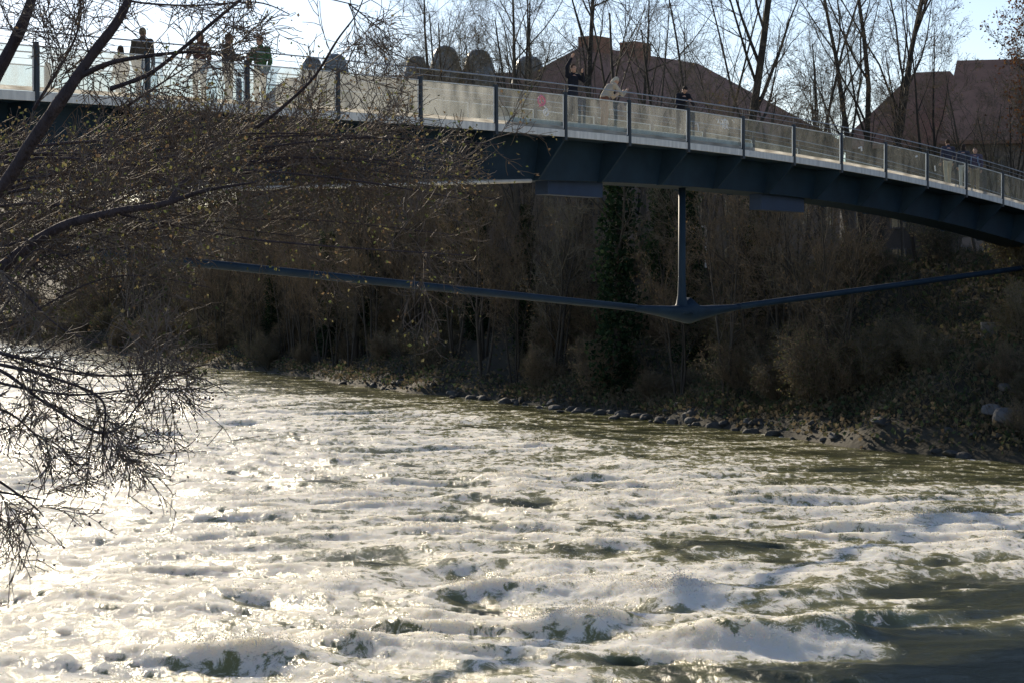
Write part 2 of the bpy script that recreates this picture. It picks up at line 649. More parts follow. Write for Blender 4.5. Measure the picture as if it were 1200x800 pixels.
# crest frame: a along the crests, c across them
CA = WX * 0.985 - WY * 0.17 + 2.2 * wob
CB = WX * 0.17 + WY * 0.985 + 2.6 * wob
shore = sstep(0.5, 13.0, -D)                        # calmer beside the far bank
calm = np.zeros_like(WX)
for (px, py, rx, ry, a) in ((1190, 770, 4.5, 3.4, 0.9), (1170, 700, 2.8, 3.4, 0.75), (1010, 690, 2.4, 1.2, 0.42), (960, 788, 3.4, 1.0, 0.7)):
    x0, y0 = wpt(px, py)
    calm = np.maximum(calm, a * np.exp(-((WX - x0) / rx) ** 2 - ((WY - y0) / ry) ** 2))
rough = np.clip(shore * (1 - 0.75 * calm), 0, 1)
patch = perlin(CA * 0.11, CB * 0.2 + 20)
rid = lambda sx, sy, ox: 1 - np.abs(perlin(CA / sx + ox, CB / sy + ox * 1.7))
r1 = rid(5.2, 2.9, 3.1)
r2 = .72 + .5 * perlin(CA / 2.1 + 11.7, CB / 1.2 + 19)
h = rough * (0.24 * (r1 ** 2 - 0.6) * (0.75 + 0.7 * patch) + 0.115 * perlin(CA / 2.1 + 11.7, CB / 1.2 + 19)) 
h += (0.6 + 0.4 * rough) * (0.036 * perlin(CA / 0.85, CB / 0.5) + 0.017 * perlin(CA / 0.36 + 9, CB / 0.24) + 0.006 * perlin(CA / 0.15 + 3, CB / 0.12))
foam = 0.62 + 0.36 * (r1 - 0.75) + 0.34 * (r2 - 0.72) + 0.18 * patch + 0.26 * perlin(CA * 0.55 + 40, CB * 0.8) + 0.16 * perlin(CA * 1.5 + 4, CB * 1.6) + 0.20 * perlin(D / 0.55 + wob, B / 3.2)
# far water, beside the bank: little foam
fdist = sstep(1.0, 15.0, -D - 3.5 * perlin(WX * 0.15, WY * 0.12))
foam = foam * (0.5 + 0.5 * fdist) - 0.18 * (1 - fdist) + 0.25 * (1 - fdist) * perlin(CA * 0.35 + 7, CB * 0.6)
foam -= 1.15 * calm
# single waves seen in the photograph: green humps, hollows and breakers
for (px, py, rx, ry, dh, df) in (
        (370, 566, 1.0, 1.5, 0.26, -0.75), (850, 643, 1.6, 1.4, 0.10, -0.62), (575, 712, 0.75, 0.9, -0.22, -0.75), (430, 662, 0.9, 0.7, 0.08, -0.45),
        (735, 770, 0.9, 0.6, -0.26, -1.0), (260, 618, 0.8, 0.8, 0.1, -0.5), (318, 638, 0.6, 0.6, 0.1, -0.5), (910, 660, 0.9, 0.7, 0.05, -0.4),
        (190, 790, 0.9, 0.6, -0.1, -0.4), (600, 588, 1.6, 1.0, 0.05, -0.4), (520, 660, 0.7, 0.5, 0.1, -0.4), (1000, 770, 2.0, 0.55, -0.12, -0.3),
        (860, 750, 1.7, 0.65, 0.52, 0.2), (960, 745, 0.9, 0.55, 0.42, 0.2), (870, 762, 1.9, 0.75, 0.0, 1.1), (975, 760, 0.9, 0.7, 0.0, 0.9), (690, 735, 1.3, 0.65, 0.46, 0.35), (560, 690, 1.2, 0.6, 0.25, 0.3),
        (480, 752, 1.8, 0.55, 0.30, 0.3), (300, 770, 1.6, 0.5, 0.25, 0.25), (1090, 612, 2.0, 0.8, 0.40, 0.35), (900, 600, 2.4, 0.9, 0.34, 0.25),
        (760, 690, 1.5, 0.6, 0.22, 0.3), (640, 640, 1.8, 0.7, 0.18, 0.2), (1060, 700, 1.1, 0.35, 0.06, 0.62), (1130, 690, 0.5, 0.3, 0.05, 0.5), (280, 700, 2, 0.7, 0.2, 0.2)):
    x0, y0 = wpt(px, py)
    g = np.exp(-(((WX - x0) + 0.25 * (WY - y0)) / rx) ** 2 - ((WY - y0) / ry + 0.25 * wob * 2) ** 2)
    h += .75 * dh * g
    foam += df * g
fm = np.clip(foam, 0, 1.2)
froth = 0.028 * perlin(WX / 0.30 + 4, WY / 0.30) + 0.017 * perlin(WX / 0.13 + 8, WY / 0.13) + 0.007 * perlin(WX / 0.06, WY / 0.06 + 6)
h += sstep(0.35, 0.9, fm) * froth * (0.4 + 0.6 * rough)
o = link('river_water', grid_mesh('river_water', WX, WY, h, {'foam': np.clip(foam, -2.0, 1.3)}), M['water'])
tag(o, kind='structure')

# droplets and froth thrown up over the breaking crests
_sr = np.random.RandomState(3)
crest = sstep(0.62, 1.0, fm) * sstep(0.02, 0.30, h) * (WY < 85) * (np.abs(WX) < 4 + 0.32 * WY)
prob = (crest * np.gradient(yy)[:, None] * (14 + 0.5 * WY)).ravel()
pick = _sr.choice(prob.size, 24000, p=prob / prob.sum())
px_ = np.stack([WX.ravel()[pick], WY.ravel()[pick], h.ravel()[pick]], -1)
px_[:, :2] += _sr.normal(0, .06, (len(pick), 2))
px_[:, 2] += _sr.exponential(.045, len(pick)) - .01
sz = _sr.uniform(.006, .018, len(pick)) * (px_[:, 1] / 40) ** .5
tet = np.array([(1, 1, 1), (-1, -1, 1), (-1, 1, -1), (1, -1, -1)]) * .6
vv = px_[:, None, :] + tet[None] * sz[:, None, None]
ii = np.arange(len(pick))[:, None, None] * 4 + np.array([(0, 1, 2), (0, 3, 1), (0, 2, 3), (1, 3, 2)])[None]
me = bpy.data.meshes.new('spray')
me.vertices.add(len(pick) * 4)
me.vertices.foreach_set('co', vv.astype(np.float32).ravel())
me.loops.add(len(pick) * 12)
me.loops.foreach_set('vertex_index', ii.ravel().astype(np.int32))
me.polygons.add(len(pick) * 4)
me.polygons.foreach_set('loop_start', (np.arange(len(pick) * 4) * 3).astype(np.int32))
me.update(calc_edges=True)
m, n, b, out = new_mat('spray_drops')
b.inputs['Base Color'].default_value = (0.88, 0.85, 0.78, 1)
b.inputs['Roughness'].default_value = 0.3
tl = n.nodes.new('ShaderNodeBsdfTranslucent')
tl.inputs[0].default_value = (0.88, 0.85, 0.78, 1)
mx = n.nodes.new('ShaderNodeMixShader')
n.links.new(b.outputs[0], mx.inputs[1])
n.links.new(tl.outputs[0], mx.inputs[2])
n.links.new(mx.outputs[0], out.inputs[0])
o = link('spray', me, m)
tag(o, kind='stuff')

# ------------------------------------------------------------------ the footbridge


def ppm(x):
    return 29.1 + 0.02058 * (1153.0 - x)


A0 = Vector((-600.0 / F * (F / ppm(0)), F / ppm(0)))
A1 = Vector((600.0 / F * (F / ppm(1200)), F / ppm(1200)))
BU = (A1 - A0).normalized()
BL = Vector((-BU.y, BU.x))


def s_at(px, wv=0.0):
    """distance along the bridge seen at image column px, wv metres behind the near edge"""
    k = (px - 600.0) / F
    p = A0 + BL * wv
    return (k * p.y - p.x) / (BU.x - k * BU.y)


def bz_from(px, py, wv=0.0):
    s = s_at(px, wv)
    Y = (A0 + BL * wv + BU * s).y
    return s, HC + (HY - py) / F * Y


top = [bz_from(*p) for p in ((0, 104), (100, 113), (200, 119), (400, 133), (500, 141), (590, 148), (667, 154), (742, 160), (811, 167), (873, 174), (934, 184), (989, 194), (1040, 204), (1088, 215), (1132, 225), (1200, 239))]
bot = [bz_from(*p, 1.2) for p in ((0, 226), (300, 218), (600, 211), (700, 212), (800, 217), (900, 227), (1000, 241), (1100, 261), (1200, 285))]
pt_ = np.polyfit([a for a, b in top], [b for a, b in top], 3)
pb_ = np.polyfit([a for a, b in bot], [b for a, b in bot], 3)
SMIN, SMAX = -16.0, 70.0


def prof(p, s, lo=-2.0, hi=53.0):
    c = min(max(s, lo), hi)
    v = float(np.polyval(p, c))
    sl_ = float(np.polyval(np.polyder(p), c))
    return v + sl_ * (s - c)


def topz(s): return prof(pt_, s)
def botz(s): return min(prof(pb_, s), topz(s) - 0.9)


def bp3(s, wv, z):
    q = A0 + BU * s + BL * wv
    return Vector((q.x, q.y, z))


DW = 3.8
POSTS = [10.76 + 3.24 * k for k in range(-8, 18)]
bridge = empty('footbridge', bp3(26.5, 1.9, 0))
tag(bridge, 'dark blue steel footbridge with glass railings crossing the river', 'footbridge')
BM = Matrix.Translation(-bridge.location)


def bpart(mb, name, m, smooth=False, parent=None):
    me = mb.mesh(name, smooth)
    me.transform(BM)
    return link(name, me, m, parent or bridge)


def sweep(sect, smin, smax, step):
    """loft a closed cross-section function sect(s) -> [(w, z)] along the bridge"""
    mb = MB()
    n = max(2, int((smax - smin) / step) + 1)
    k = 0
    for i in range(n):
        s = smin + (smax - smin) * i / (n - 1)
        c = sect(s)
        k = len(c)
        for (wv, z) in c:
            mb.v.append(tuple(bp3(s, wv, z)))
    for i in range(n - 1):
        for j in range(k):
            j2 = (j + 1) % k
            mb.f.append((i * k + j, (i + 1) * k + j, (i + 1) * k + j2, i * k + j2))
    mb.f.append(tuple(range(k)))
    mb.f.append(tuple((n - 1) * k + j for j in reversed(range(k))))
    return mb


bpart(sweep(lambda s: [(0.06, topz(s) - .16), (DW - .06, topz(s) - .16), (DW - .06, topz(s)), (0.06, topz(s))], SMIN, SMAX, 1.0), 'deck', M['deck'])
for wv in (0.0, DW):
    sg = -1 if wv == 0 else 1
    bpart(sweep(lambda s: [(wv, topz(s) - .20), (wv + .055 * -sg, topz(s) - .20), (wv + .055 * -sg, topz(s) + 0.01), (wv, topz(s) + 0.01)], SMIN, SMAX, 1.0), 'fascia', M['fascia'])
bpart(sweep(lambda s: [(1.0, topz(s) - .19), (1.2, botz(s)), (2.6, botz(s)), (2.8, topz(s) - .19)], SMIN, SMAX, 0.6), 'box_girder', M['steel'])
bpart(sweep(lambda s: [(0.065, topz(s) - .185), (DW - .065, topz(s) - .185), (DW - .065, topz(s) - .163), (0.065, topz(s) - .163)], SMIN, SMAX, 1.0), 'soffit', M['steel'])
# tapered cantilever brackets at the posts
for s in POSTS:
    for side in (0, 1):
        pr = [(0.07, topz(s) - .19), (0.07, topz(s) - .32), (1.05, botz(s) - .02), (1.25, botz(s) - .02), (1.1, topz(s) - .19)]
        mb = MB()
        for ds_ in (-.04, .04):
            for (wv, z) in pr:
                mb.v.append(tuple(bp3(s + ds_, wv if side == 0 else DW - wv, z)))
        n = len(pr)
        mb.f.append(tuple(range(n)))
        mb.f.append(tuple(range(2 * n - 1, n - 1, -1)))
        for j in range(n):
            mb.f.append((j, n + j, n + (j + 1) % n, (j + 1) % n))
        bpart(mb, 'bracket', M['steel'])
# raised step along the near railing in mid-span
bpart(sweep(lambda s: [(0.14, topz(s) + .004), (1.0, topz(s) + .004), (1.0, topz(s) + .28), (0.14, topz(s) + .28)], 18.0, 31.0, 1.0), 'step', M['fascia'])
# two transverse boxes under the girder
for (x0, x1, y0, y1) in ((634, 706, 208, 228), (884, 942, 224, 246)):
    sa, za = bz_from(x0 + 8, y1, 1.5)
    sb, zb = bz_from(x1, y1, 1.5)
    zt = max(botz(sa), botz(sb)) + .05
    mb = MB()
    mb.quadbox([bp3(sa, 1.5, za), bp3(sb, 1.5, za), bp3(sb, 2.0, za), bp3(sa, 2.0, za), bp3(sa, 1.5, zt), bp3(sb, 1.5, zt), bp3(sb, 2.0, zt), bp3(sa, 2.0, zt)])
    bpart(mb, 'underside_box', M['box'])
# pale service pipe hung along the lower edge of the girder on the near half
mb = MB()
pp = []
for px in (-160, 0, 100, 200, 300, 400, 500, 600, 622):
    py = 229 + (px - 20) * (213 - 229) / 580.0
    s, z = bz_from(px, py, 1.0)
    pp.append(bp3(s, 1.0, z))
mb.tube(pp, [0.06] * len(pp), 8)
bpart(mb, 'service_pipe', M['pipe'], True)

# strut, node and underslung ties
SS, NODEZ = bz_from(799, 364, 1.9)
mb = MB()
zt = botz(SS)
hh = zt - NODEZ
mb.tube([bp3(SS, 1.9, NODEZ - .12), bp3(SS, 1.9, NODEZ + .05), bp3(SS, 1.9, NODEZ + .22), bp3(SS, 1.9, NODEZ + .5), bp3(SS, 1.9, NODEZ + 1.1), bp3(SS, 1.9, zt + .02)],
        [.42, .30, .20, .15, .125, .12], 14)
bpart(mb, 'strut', M['steel'], True)


def tie_z(px, py): return bz_from(px, py, 1.9)


sl_, zl = tie_z(180, 303)
sr_, zr = tie_z(1200, 314)
s_l0, s_r0 = s_at(746, 1.9), s_at(862, 1.9)
zl0 = tie_z(752, 361)[1]
zr0 = tie_z(856, 360)[1]
kl = (zl - zl0) / (sl_ - s_l0)
kr = (zr - zr0) / (sr_ - s_r0)
for (sa, za, k, se) in ((s_l0, zl0, kl, -14.0), (s_r0, zr0, kr, 62.0)):
    mb = MB()
    ring = []
    n = 12
    for i in range(n + 1):
        s = sa + (se - sa) * i / n
        ring.append(bp3(s, 1.9, za + k * (s - sa)))
    mb.tube(ring, [.115] * len(ring), 10)
    bpart(mb, 'tie', M['steel'], True)
# boat-shaped casting joining strut and ties
mb = MB()
st = []
for i in range(15):
    t = i / 14
    s = s_l0 - .2 + (s_r0 - s_l0 + .4) * t
    e = 1 - abs(2 * t - 1)
    zc = (zl0 + (NODEZ - zl0) * (2 * t)) if t < .5 else (NODEZ + (zr0 - NODEZ) * (2 * t - 1))
    ee = e ** 1.3
    up = .10 + .06 * ee + .30 * max(0, 1 - abs(2 * t - 1) * 5) ** 2
    dn = .11 + .36 * ee
    wd = .12 + .24 * ee
    st.append((s, zc, up, dn, wd))
for (s, zc, up, dn, wd) in st:
    for j in range(10):
        a = 2 * PI * j / 10
        z = math.sin(a)
        mb.v.append(tuple(bp3(s, 1.9 + wd * math.cos(a), zc + (up if z > 0 else dn) * z)))
for i in range(len(st) - 1):
    for j in range(10):
        j2 = (j + 1) % 10
        mb.f.append((i * 10 + j, (i + 1) * 10 + j, (i + 1) * 10 + j2, i * 10 + j2))
mb.f.append(tuple(range(10)))
mb.f.append(tuple((len(st) - 1) * 10 + j for j in reversed(range(10))))
bpart(mb, 'tie_node', M['steel'], True)

# railings: handrail with posts, glass panels, frames as sub-parts
rng = random.Random(5)
for wv in (0.03, DW - .03):
    mb = MB()
    near = wv < 1
    n = 90
    line = [SMIN + (SMAX - SMIN) * i / n for i in range(n + 1)]
    mb.tube([bp3(s, wv, topz(s) + 1.36) for s in line], [.018] * (n + 1), 8)
    rail = bpart(mb, 'railing', M['rail'], True)
    mb = MB()
    mb.tube([bp3(s, wv, topz(s) + 1.20) for s in line], [.008] * (n + 1), 5)
    bpart(mb, 'wire', M['rail'], True, rail)
    for i, s in enumerate(POSTS):
        z = topz(s)
        mb = MB()
        pw, pd = .055, .055
        mb.quadbox([bp3(s - pw, wv - .06, z - .30), bp3(s + pw, wv - .06, z - .30), bp3(s + pw, wv + pd, z - .30), bp3(s - pw, wv + pd, z - .30),
                    bp3(s - pw * .8, wv - pd, z + 1.13), bp3(s + pw * .8, wv - pd, z + 1.13), bp3(s + pw * .8, wv + pd, z + 1.13), bp3(s - pw * .8, wv + pd, z + 1.13)])
        mb.tube([bp3(s, wv, z + 1.12), bp3(s, wv, z + 1.345)], [.014, .014], 6)
        bpart(mb, 'post', M['post'], False, rail)
        if i + 1 < len(POSTS):
            s2 = POSTS[i + 1]
            m_ = [s + .10 + (s2 - s - .20) * k / 4 for k in range(5)]
            mb = MB()
            for k in range(4):
                a, b = m_[k], m_[k + 1]
                mb.quadbox([bp3(a, wv - .008, topz(a) + .12), bp3(b, wv - .008, topz(b) + .12), bp3(b, wv + .008, topz(b) + .12), bp3(a, wv + .008, topz(a) + .12),
                            bp3(a, wv - .008, topz(a) + 1.02), bp3(b, wv - .008, topz(b) + 1.02), bp3(b, wv + .008, topz(b) + 1.02), bp3(a, wv + .008, topz(a) + 1.02)])
            # drop the inner end faces between the four slices
            fs = []
            for fi, fc in enumerate(mb.f):
                kk = fi // 6
                if fi % 6 == 5 and kk > 0: continue
                if fi % 6 == 3 and kk < 3: continue
                fs.append(fc)
            mb.f = fs
            bpart(mb, 'glass_panel', M['glass'] if near and s < 15 else M['glass_mid'] if near and s < 30 else M['glass_clear'], False, rail)  # painted glare is strongest on the left panes, none at the right
            mb = MB()
            a, b = m_[0], m_[-1]
            for (za, hb) in ((1.035, .028),):
                for k in range(4):
                    a2, b2 = m_[k], m_[k + 1]
                    mb.beam(bp3(a2, wv, topz(a2) + za), bp3(b2, wv, topz(b2) + za), .05, hb)
            for q in (a - .015, b + .015):
                mb.beam(bp3(q, wv, topz(q) + .04), bp3(q, wv, topz(q) + 1.05), .03, .045)
            bpart(mb, 'panel_frame', M['frame'], False, rail)
            mb = MB()
            for k in range(4):
                mb.beam(bp3(m_[k], wv, topz(m_[k]) + .07), bp3(m_[k + 1], wv, topz(m_[k + 1]) + .07), .012, .10)
            bpart(mb, 'frosted_strip', M['frost'], False, rail)
    if near:
        # sprayed scribbles on two panes
        def spray(cx, cy, strokes, r, m):
            s0, z0 = bz_from(cx, cy)
            mb = MB()
            for stq in strokes:
                mb.tube([bp3(s0 + u, .015 - .012 - .008, z0 + v) for (u, v) in stq], [r] * len(stq), 4)
            bpart(mb, 'graffiti', m, False, rail)
        loop = [(0.17 * math.cos(t * .62) - .02, .14 * math.sin(t * .62) + .08) for t in range(12)]
        loop2 = [(0.12 * math.cos(t * .7) + .10, .10 * math.sin(t * .7) - .16) for t in range(10)]
        spray(635, 122, [loop, [(-.1, .2), (.02, -.02), (-.12, -.1)], [(-.2, .1), (-.05, .24), (.1, .12)], [(.05, .2), (.14, .05), (.0, -.08)]], .026, M['pinkpaint'])
        spray(637, 126, [loop2, [(0.02, .02), (.16, -.05), (.05, -.2)]], .022, M['whitepaint'])
        gr = random.Random(9)
        scr = [[(gr.uniform(-.3, .3), gr.uniform(-.2, .2)) for _ in range(4)] for _ in range(3)] + [[(.22 * math.cos(q * .8) * (1 - q * .06), .16 * math.sin(q * .8)) for q in range(11)], [(-.5, .1), (-.38, .14), (-.42, .0)], [(.42, .16), (.56, .08)]]
        spray(849, 146, scr, .016, M['whitepaint'])
        spray(816, 150, [[(-.1, .1), (.05, .12), (.1, -.1)]], .02, M['whitepaint'])
        spray(1007, 176, [[(-.1, .05), (.1, .1), (.12, -.05)]], .03, M['whitepaint'])
        spray(1073, 186, [[(-.06, .05), (.06, .08)]], .035, M['whitepaint'])
        spray(1095, 198, [[(-.03, .1), (.03, -.1)]], .03, M['whitepaint'])
# abutments
for nm, s, lab in (('bridge_abutment', 63.5, 'pale concrete abutment under the far end of the footbridge'), ('bridge_abutment', -14.5, 'pale concrete abutment under the near end of the footbridge')):
    e = empty(nm, bp3(s, 1.9, 0))
    tag(e, lab, 'abutment')
    zt = min(botz(s - 1.4), botz(s + 1.4)) - .02
    mb = MB()
    mb.quadbox([bp3(s - 1.5, -.2, 0), bp3(s + 1.5, -.2, 0), bp3(s + 1.5, 4.0, 0), bp3(s - 1.5, 4.0, 0), bp3(s - 1.3, 0.5, zt), bp3(s + 1.3, 0.5, zt), bp3(s + 1.3, 3.3, zt), bp3(s - 1.3, 3.3, zt)])
    me = mb.mesh('pier_wall')
    me.transform(Matrix.Translation(-e.location))
    link('pier_wall', me, M['palewall'], e)


# ------------------------------------------------------------------ people
def remeshed(mb, name, vox, smooth_it=3):
    me = mb.mesh(name)
    o = bpy.data.objects.new('tmp', me)
    C.objects.link(o)
    md = o.modifiers.new('r', 'REMESH')
    md.mode = 'VOXEL'
    md.voxel_size = vox
    md.use_smooth_shade = True
    ms = o.modifiers.new('s', 'SMOOTH')
    ms.factor = 0.5
    ms.iterations = smooth_it
    dg = bpy.context.evaluated_depsgraph_get()
    out = bpy.data.meshes.new_from_object(o.evaluated_get(dg))
    out.name = name
    out.polygons.foreach_set('use_smooth', [True] * len(out.polygons))
    bpy.data.objects.remove(o)
    return out


def make_person(px, wv, rz, label, height=1.75, bend=0.0, twist=0.0, hands=None, jacket=('dark_cloth', (.03, .03, .04)), trousers=('jeans', (.05, .06, .10)),
                hair=('brown_hair', (.06, .035, .02)), female=False, head_pitch=0.0, hood=None, stride=0.0, lift=0.0):
    """a standing figure on the deck; local +Y is where it faces; hands: {side: (elbow, wrist)} in local metres"""
    s = s_at(px, wv)
    root = empty('person', bp3(s, wv, topz(s) + 0.004 + lift), rz)
    tag(root, label, 'person', 'people on the footbridge')
    k = height / 1.75
    sw = .175 if female else .20
    pel = Vector((0, 0, .95))
    RX = Matrix.Rotation(-bend, 3, 'X') @ Matrix.Rotation(twist, 3, 'Z')

    def up(v):
        return pel + RX @ (Vector(v) - pel)
    sh = {q: up((q * sw, 0, 1.42)) for q in (-1, 1)}
    hands = hands or {}
    arm = {}
    for q in (-1, 1):
        if q in hands:
            arm[q] = (Vector(hands[q][0]), Vector(hands[q][1]))
        else:
            arm[q] = (up((q * (sw + .06), -.03, 1.13)), up((q * (sw + .05), .08, .89)))
    leg = {q: (Vector((q * .09, 0, .92)), Vector((q * .10, .03 + q * stride * .5, .50)), Vector((q * .10, -.02 + q * stride, .09))) for q in (-1, 1)}
    neck0, hc = up((0, -.01, 1.45)), up((0, .035, 1.635))
    RH = RX @ Matrix.Rotation(-head_pitch, 3, 'X')

    def hd(v):
        return hc + RH @ Vector(v)
    # ---- body
    b = MB()
    b.ell(hc, (.076, .098, .118), RH.to_4x4(), 16, 12)
    b.ell(hd((0, .035, -.065)), (.055, .062, .06), RH.to_4x4())
    b.capsule(hd((0, .092, .02)), hd((0, .112, -.022)), .010, .015, 8)
    for q in (-1, 1):
        b.ell(hd((q * .078, -.005, -.005)), (.012, .024, .034), RH.to_4x4(), 8, 6)
        b.ell(hd((q * .033, .085, .026)), (.022, .014, .009), RH.to_4x4(), 8, 6)
    b.ell(hd((0, .096, -.055)), (.026, .010, .010), RH.to_4x4(), 8, 6)
    b.capsule(neck0, hd((0, -.015, -.07)), .062, .056)
    b.capsule(up((0, 0, 1.0)), up((0, 0, 1.34)), .125, .14)
    b.capsule(sh[-1], sh[1], .07, .07)
    for q in (-1, 1):
        el, wr = arm[q]
        b.capsule(sh[q], el, .055, .042)
        b.capsule(el, wr, .042, .029)
        d = (wr - el).normalized()
        side = d.cross(Vector((0, 0, 1)) if abs(d.z) < .8 else Vector((0, 1, 0))).normalized()
        nn = side.cross(d)
        pc = wr + d * .05
        b.capsule(wr, wr + d * .085 + side * .018, .024, .019, 8)
        b.capsule(wr, wr + d * .085 - side * .018, .024, .019, 8)
        for fi, (off, L) in enumerate(((-.032, .062), (-.011, .074), (.011, .070), (.032, .055))):
            p0 = wr + d * .088 + side * off
            p1 = p0 + d * L * .55 + nn * .008
            p2 = p1 + d * L * .40 + nn * .022
            b.capsule(p0, p1, .0095, .009, 6)
            b.capsule(p1, p2, .009, .008, 6)
        t0 = wr + d * .03 - side * .028
        t1 = t0 + d * .035 - side * .028 + nn * .01
        b.capsule(t0, t1, .012, .011, 6)
        b.capsule(t1, t1 + d * .034 - side * .008 + nn * .012, .011, .009, 6)
        hp, kn, an = leg[q]
        b.capsule(hp, kn, .082, .055)
        b.capsule(kn, an, .054, .038)
        b.capsule(an + Vector((0, 0, -.05)), an + Vector((q * .015, .14, -.06)), .036, .028)
    me = remeshed(b, 'body', .0075)
    me.transform(Matrix.Scale(k, 4))
    link('body', me, M['skin'], root)
    for q in (-1, 1):
        e = MB().ell(hd((q * .033, .094, .014)) * k, (.011, .006, .007), RH.to_4x4(), 8, 6)
        e.build('eye', M['eye'], root, True)
    # ---- jacket
    j = MB()
    j.capsule(up((0, 0, 1.02)), up((0, .005, 1.30)), .148, .165)
    j.ell(up((0, 0, 1.25)), (.20 if not female else .175, .135, .24), RX.to_4x4(), 16, 10)
    j.ell(up((0, 0, .98)), (.175, .135, .15), RX.to_4x4(), 16, 8)
    j.capsule(sh[-1], sh[1], .082, .082)
    j.capsule(up((0, -.005, 1.42)), up((0, -.005, 1.50)), .085, .072)
    for q in (-1, 1):
        el, wr = arm[q]
        j.capsule(sh[q], el, .073, .058)
        j.capsule(el, el + (wr - el) * .93, .058, .046)
        m_ = el * .55 + sh[q] * .45
        j.ell(m_, (.066, .066, .05))
    if hood:
        j.ell(hd((0, -.03, .0)), (.105, .11, .135), RH.to_4x4(), 14, 10)
    me = remeshed(j, 'jacket', .011)
    me.transform(Matrix.Scale(k, 4))
    link('jacket', me, cloth(*jacket), root)
    # ---- trousers and shoes
    t = MB()
    t.ell((0, 0, .93), (.168, .128, .13), None, 14, 8)
    for q in (-1, 1):
        hp, kn, an = leg[q]
        t.capsule(hp, kn, .098, .070)
        t.capsule(kn, an + Vector((0, 0, .0)), .070, .060)
    me = remeshed(t, 'trousers', .011)
    me.transform(Matrix.Scale(k, 4))
    link('trousers', me, cloth(*trousers), root)
    for q in (-1, 1):
        an = leg[q][2]
        sh_ = MB()
        sh_.capsule(an + Vector((0, -.045, -.045)), an + Vector((q * .02, .165, -.052)), .046, .038)
        me = remeshed(sh_, 'shoe', .012)
        me.transform(Matrix.Scale(k, 4))
        link('shoe', me, cloth('black_shoe', (.02, .02, .02)), root)
    if not hood:
        hr = MB()
        hr.ell(hd((0, -.016, .030)), (.086, .100, .108), RH.to_4x4(), 16, 10)
        if female:
            hr.ell(hd((0, -.070, -.06)), (.080, .048, .13), RH.to_4x4(), 14, 8)
        me = remeshed(hr, 'hair', .010, 2)
        # open the hair over the face
        bm = bmesh.new()
        bm.from_mesh(me)
        inv = RH.inverted()
        dead = [v for v in bm.verts if (lambda p: p.y > .042 and p.z < .072)(inv @ (v.co - hc))]
        bmesh.ops.delete(bm, geom=dead, context='VERTS')
        bm.to_mesh(me)
        bm.free()
        me.transform(Matrix.Scale(k, 4))
        link('hair', me, cloth(*hair), root)
    return root


BA = math.atan2(BU.y, BU.x)          # heading of the bridge; rz turns local +Y
ALONG = BA - PI / 2                  # facing to the far (right) end
BACK = BA + PI / 2                   # facing to the near (left) end
TOCAM = BA + PI                      # facing out over the near railing
AWAY = BA

RLZ = 1.36
make_person(143, 2.6, AWAY, 'small person in dull purple jacket behind the tall man at far left', 1.55, female=True, jacket=('plum_cloth', (.10, .06, .11)), trousers=('tan_cloth', (.28, .22, .16)))
make_person(168, 0.9, ALONG + .5, 'tall man in brown jacket and navy trousers at the left end of the bridge', 1.80, jacket=('brown_cloth', (.085, .065, .045)), trousers=('navy_cloth', (.04, .04, .075)), hair=('tan_cap', (.20, .15, .09)))
make_person(235, 1.1, BACK + .4, 'person in a maroon jacket and pale trousers at the middle of the left group', 1.88, female=True, jacket=('maroon_cloth', (.12, .055, .05)), trousers=('cream_cloth', (.42, .38, .32)), hair=('auburn_hair', (.14, .075, .04)), hands={1: ((.27, .08, 1.15), (.18, .30, 1.12))})
make_person(268, 1.0, TOCAM + .5, 'stocky person in olive brown coat and grey trousers in the left group', 1.88, jacket=('olive_cloth', (.095, .085, .05)), trousers=('grey_cloth', (.17, .16, .15)), hands={-1: ((-.30, .10, 1.18), (-.22, .33, 1.22)), 1: ((.30, .10, 1.18), (.22, .33, 1.22))})
make_person(306, 0.9, BACK + .2, 'person in a dark jacket painted with green lens flare and grey trousers at the right of the left group', 1.90, jacket=('flare_green_cloth', (.07, .15, .06)), trousers=('grey_cloth', (.17, .16, .15)), hands={1: ((.27, .05, 1.16), (.16, .28, 1.18))})  # green lens flare is put into the jacket colour; the cloth is dark
make_person(671, 0.62, TOCAM - .25, lift=.28, label='man in a black jacket raising one arm above his head at the railing', height=1.80, jacket=('black_cloth', (.012, .014, .022)), trousers=('dark_jeans', (.025, .03, .045)),
            hands={1: ((.30, .10, 1.66), (.14, .12, 1.93)), -1: ((-.30, .14, 1.28), (-.18, .24, 1.50))})
make_person(708, 0.72, ALONG - .35, lift=.28, label='fair haired person in a cream jacket bending forward over the railing', height=1.74, bend=.62, female=True, jacket=('cream_jacket', (.52, .44, .33)), trousers=('rust_cloth', (.20, .09, .055)), hair=('blond_hair', (.62, .54, .40)),
            hands={1: ((.26, .52, 1.02), (.18, .70, 1.16)), -1: ((-.26, .50, 1.00), (-.20, .72, 1.14))}, head_pitch=.2)
make_person(797, 0.72, TOCAM - .5, lift=.28, label='person in a black jacket slumped with both arms on the railing', height=1.68, bend=.45, jacket=('black_cloth', (.012, .014, .022)), trousers=('dark_jeans', (.025, .03, .045)), hair=('black_hair', (.02, .017, .015)),
            hands={1: ((.32, .34, 1.06), (.10, .58, 1.14)), -1: ((-.32, .34, 1.06), (-.10, .58, 1.14))}, head_pitch=.5)
make_person(1110, 0.6, ALONG + .9, lift=.12, label='person in a navy jacket and beige trousers, left of the far right trio', height=1.84, jacket=('navy_jacket', (.05, .05, .075)), trousers=('sand_cloth', (.55, .46, .32)), stride=.10)
make_person(1128, 0.55, ALONG + .3, lift=.12, label='woman in dark blue jacket and white trousers, middle of the far right trio', height=1.80, female=True, jacket=('dark_blue_jacket', (.055, .06, .08)), trousers=('white_cloth', (.72, .70, .62)), hair=('dark_hair', (.03, .022, .018)), stride=-.08)
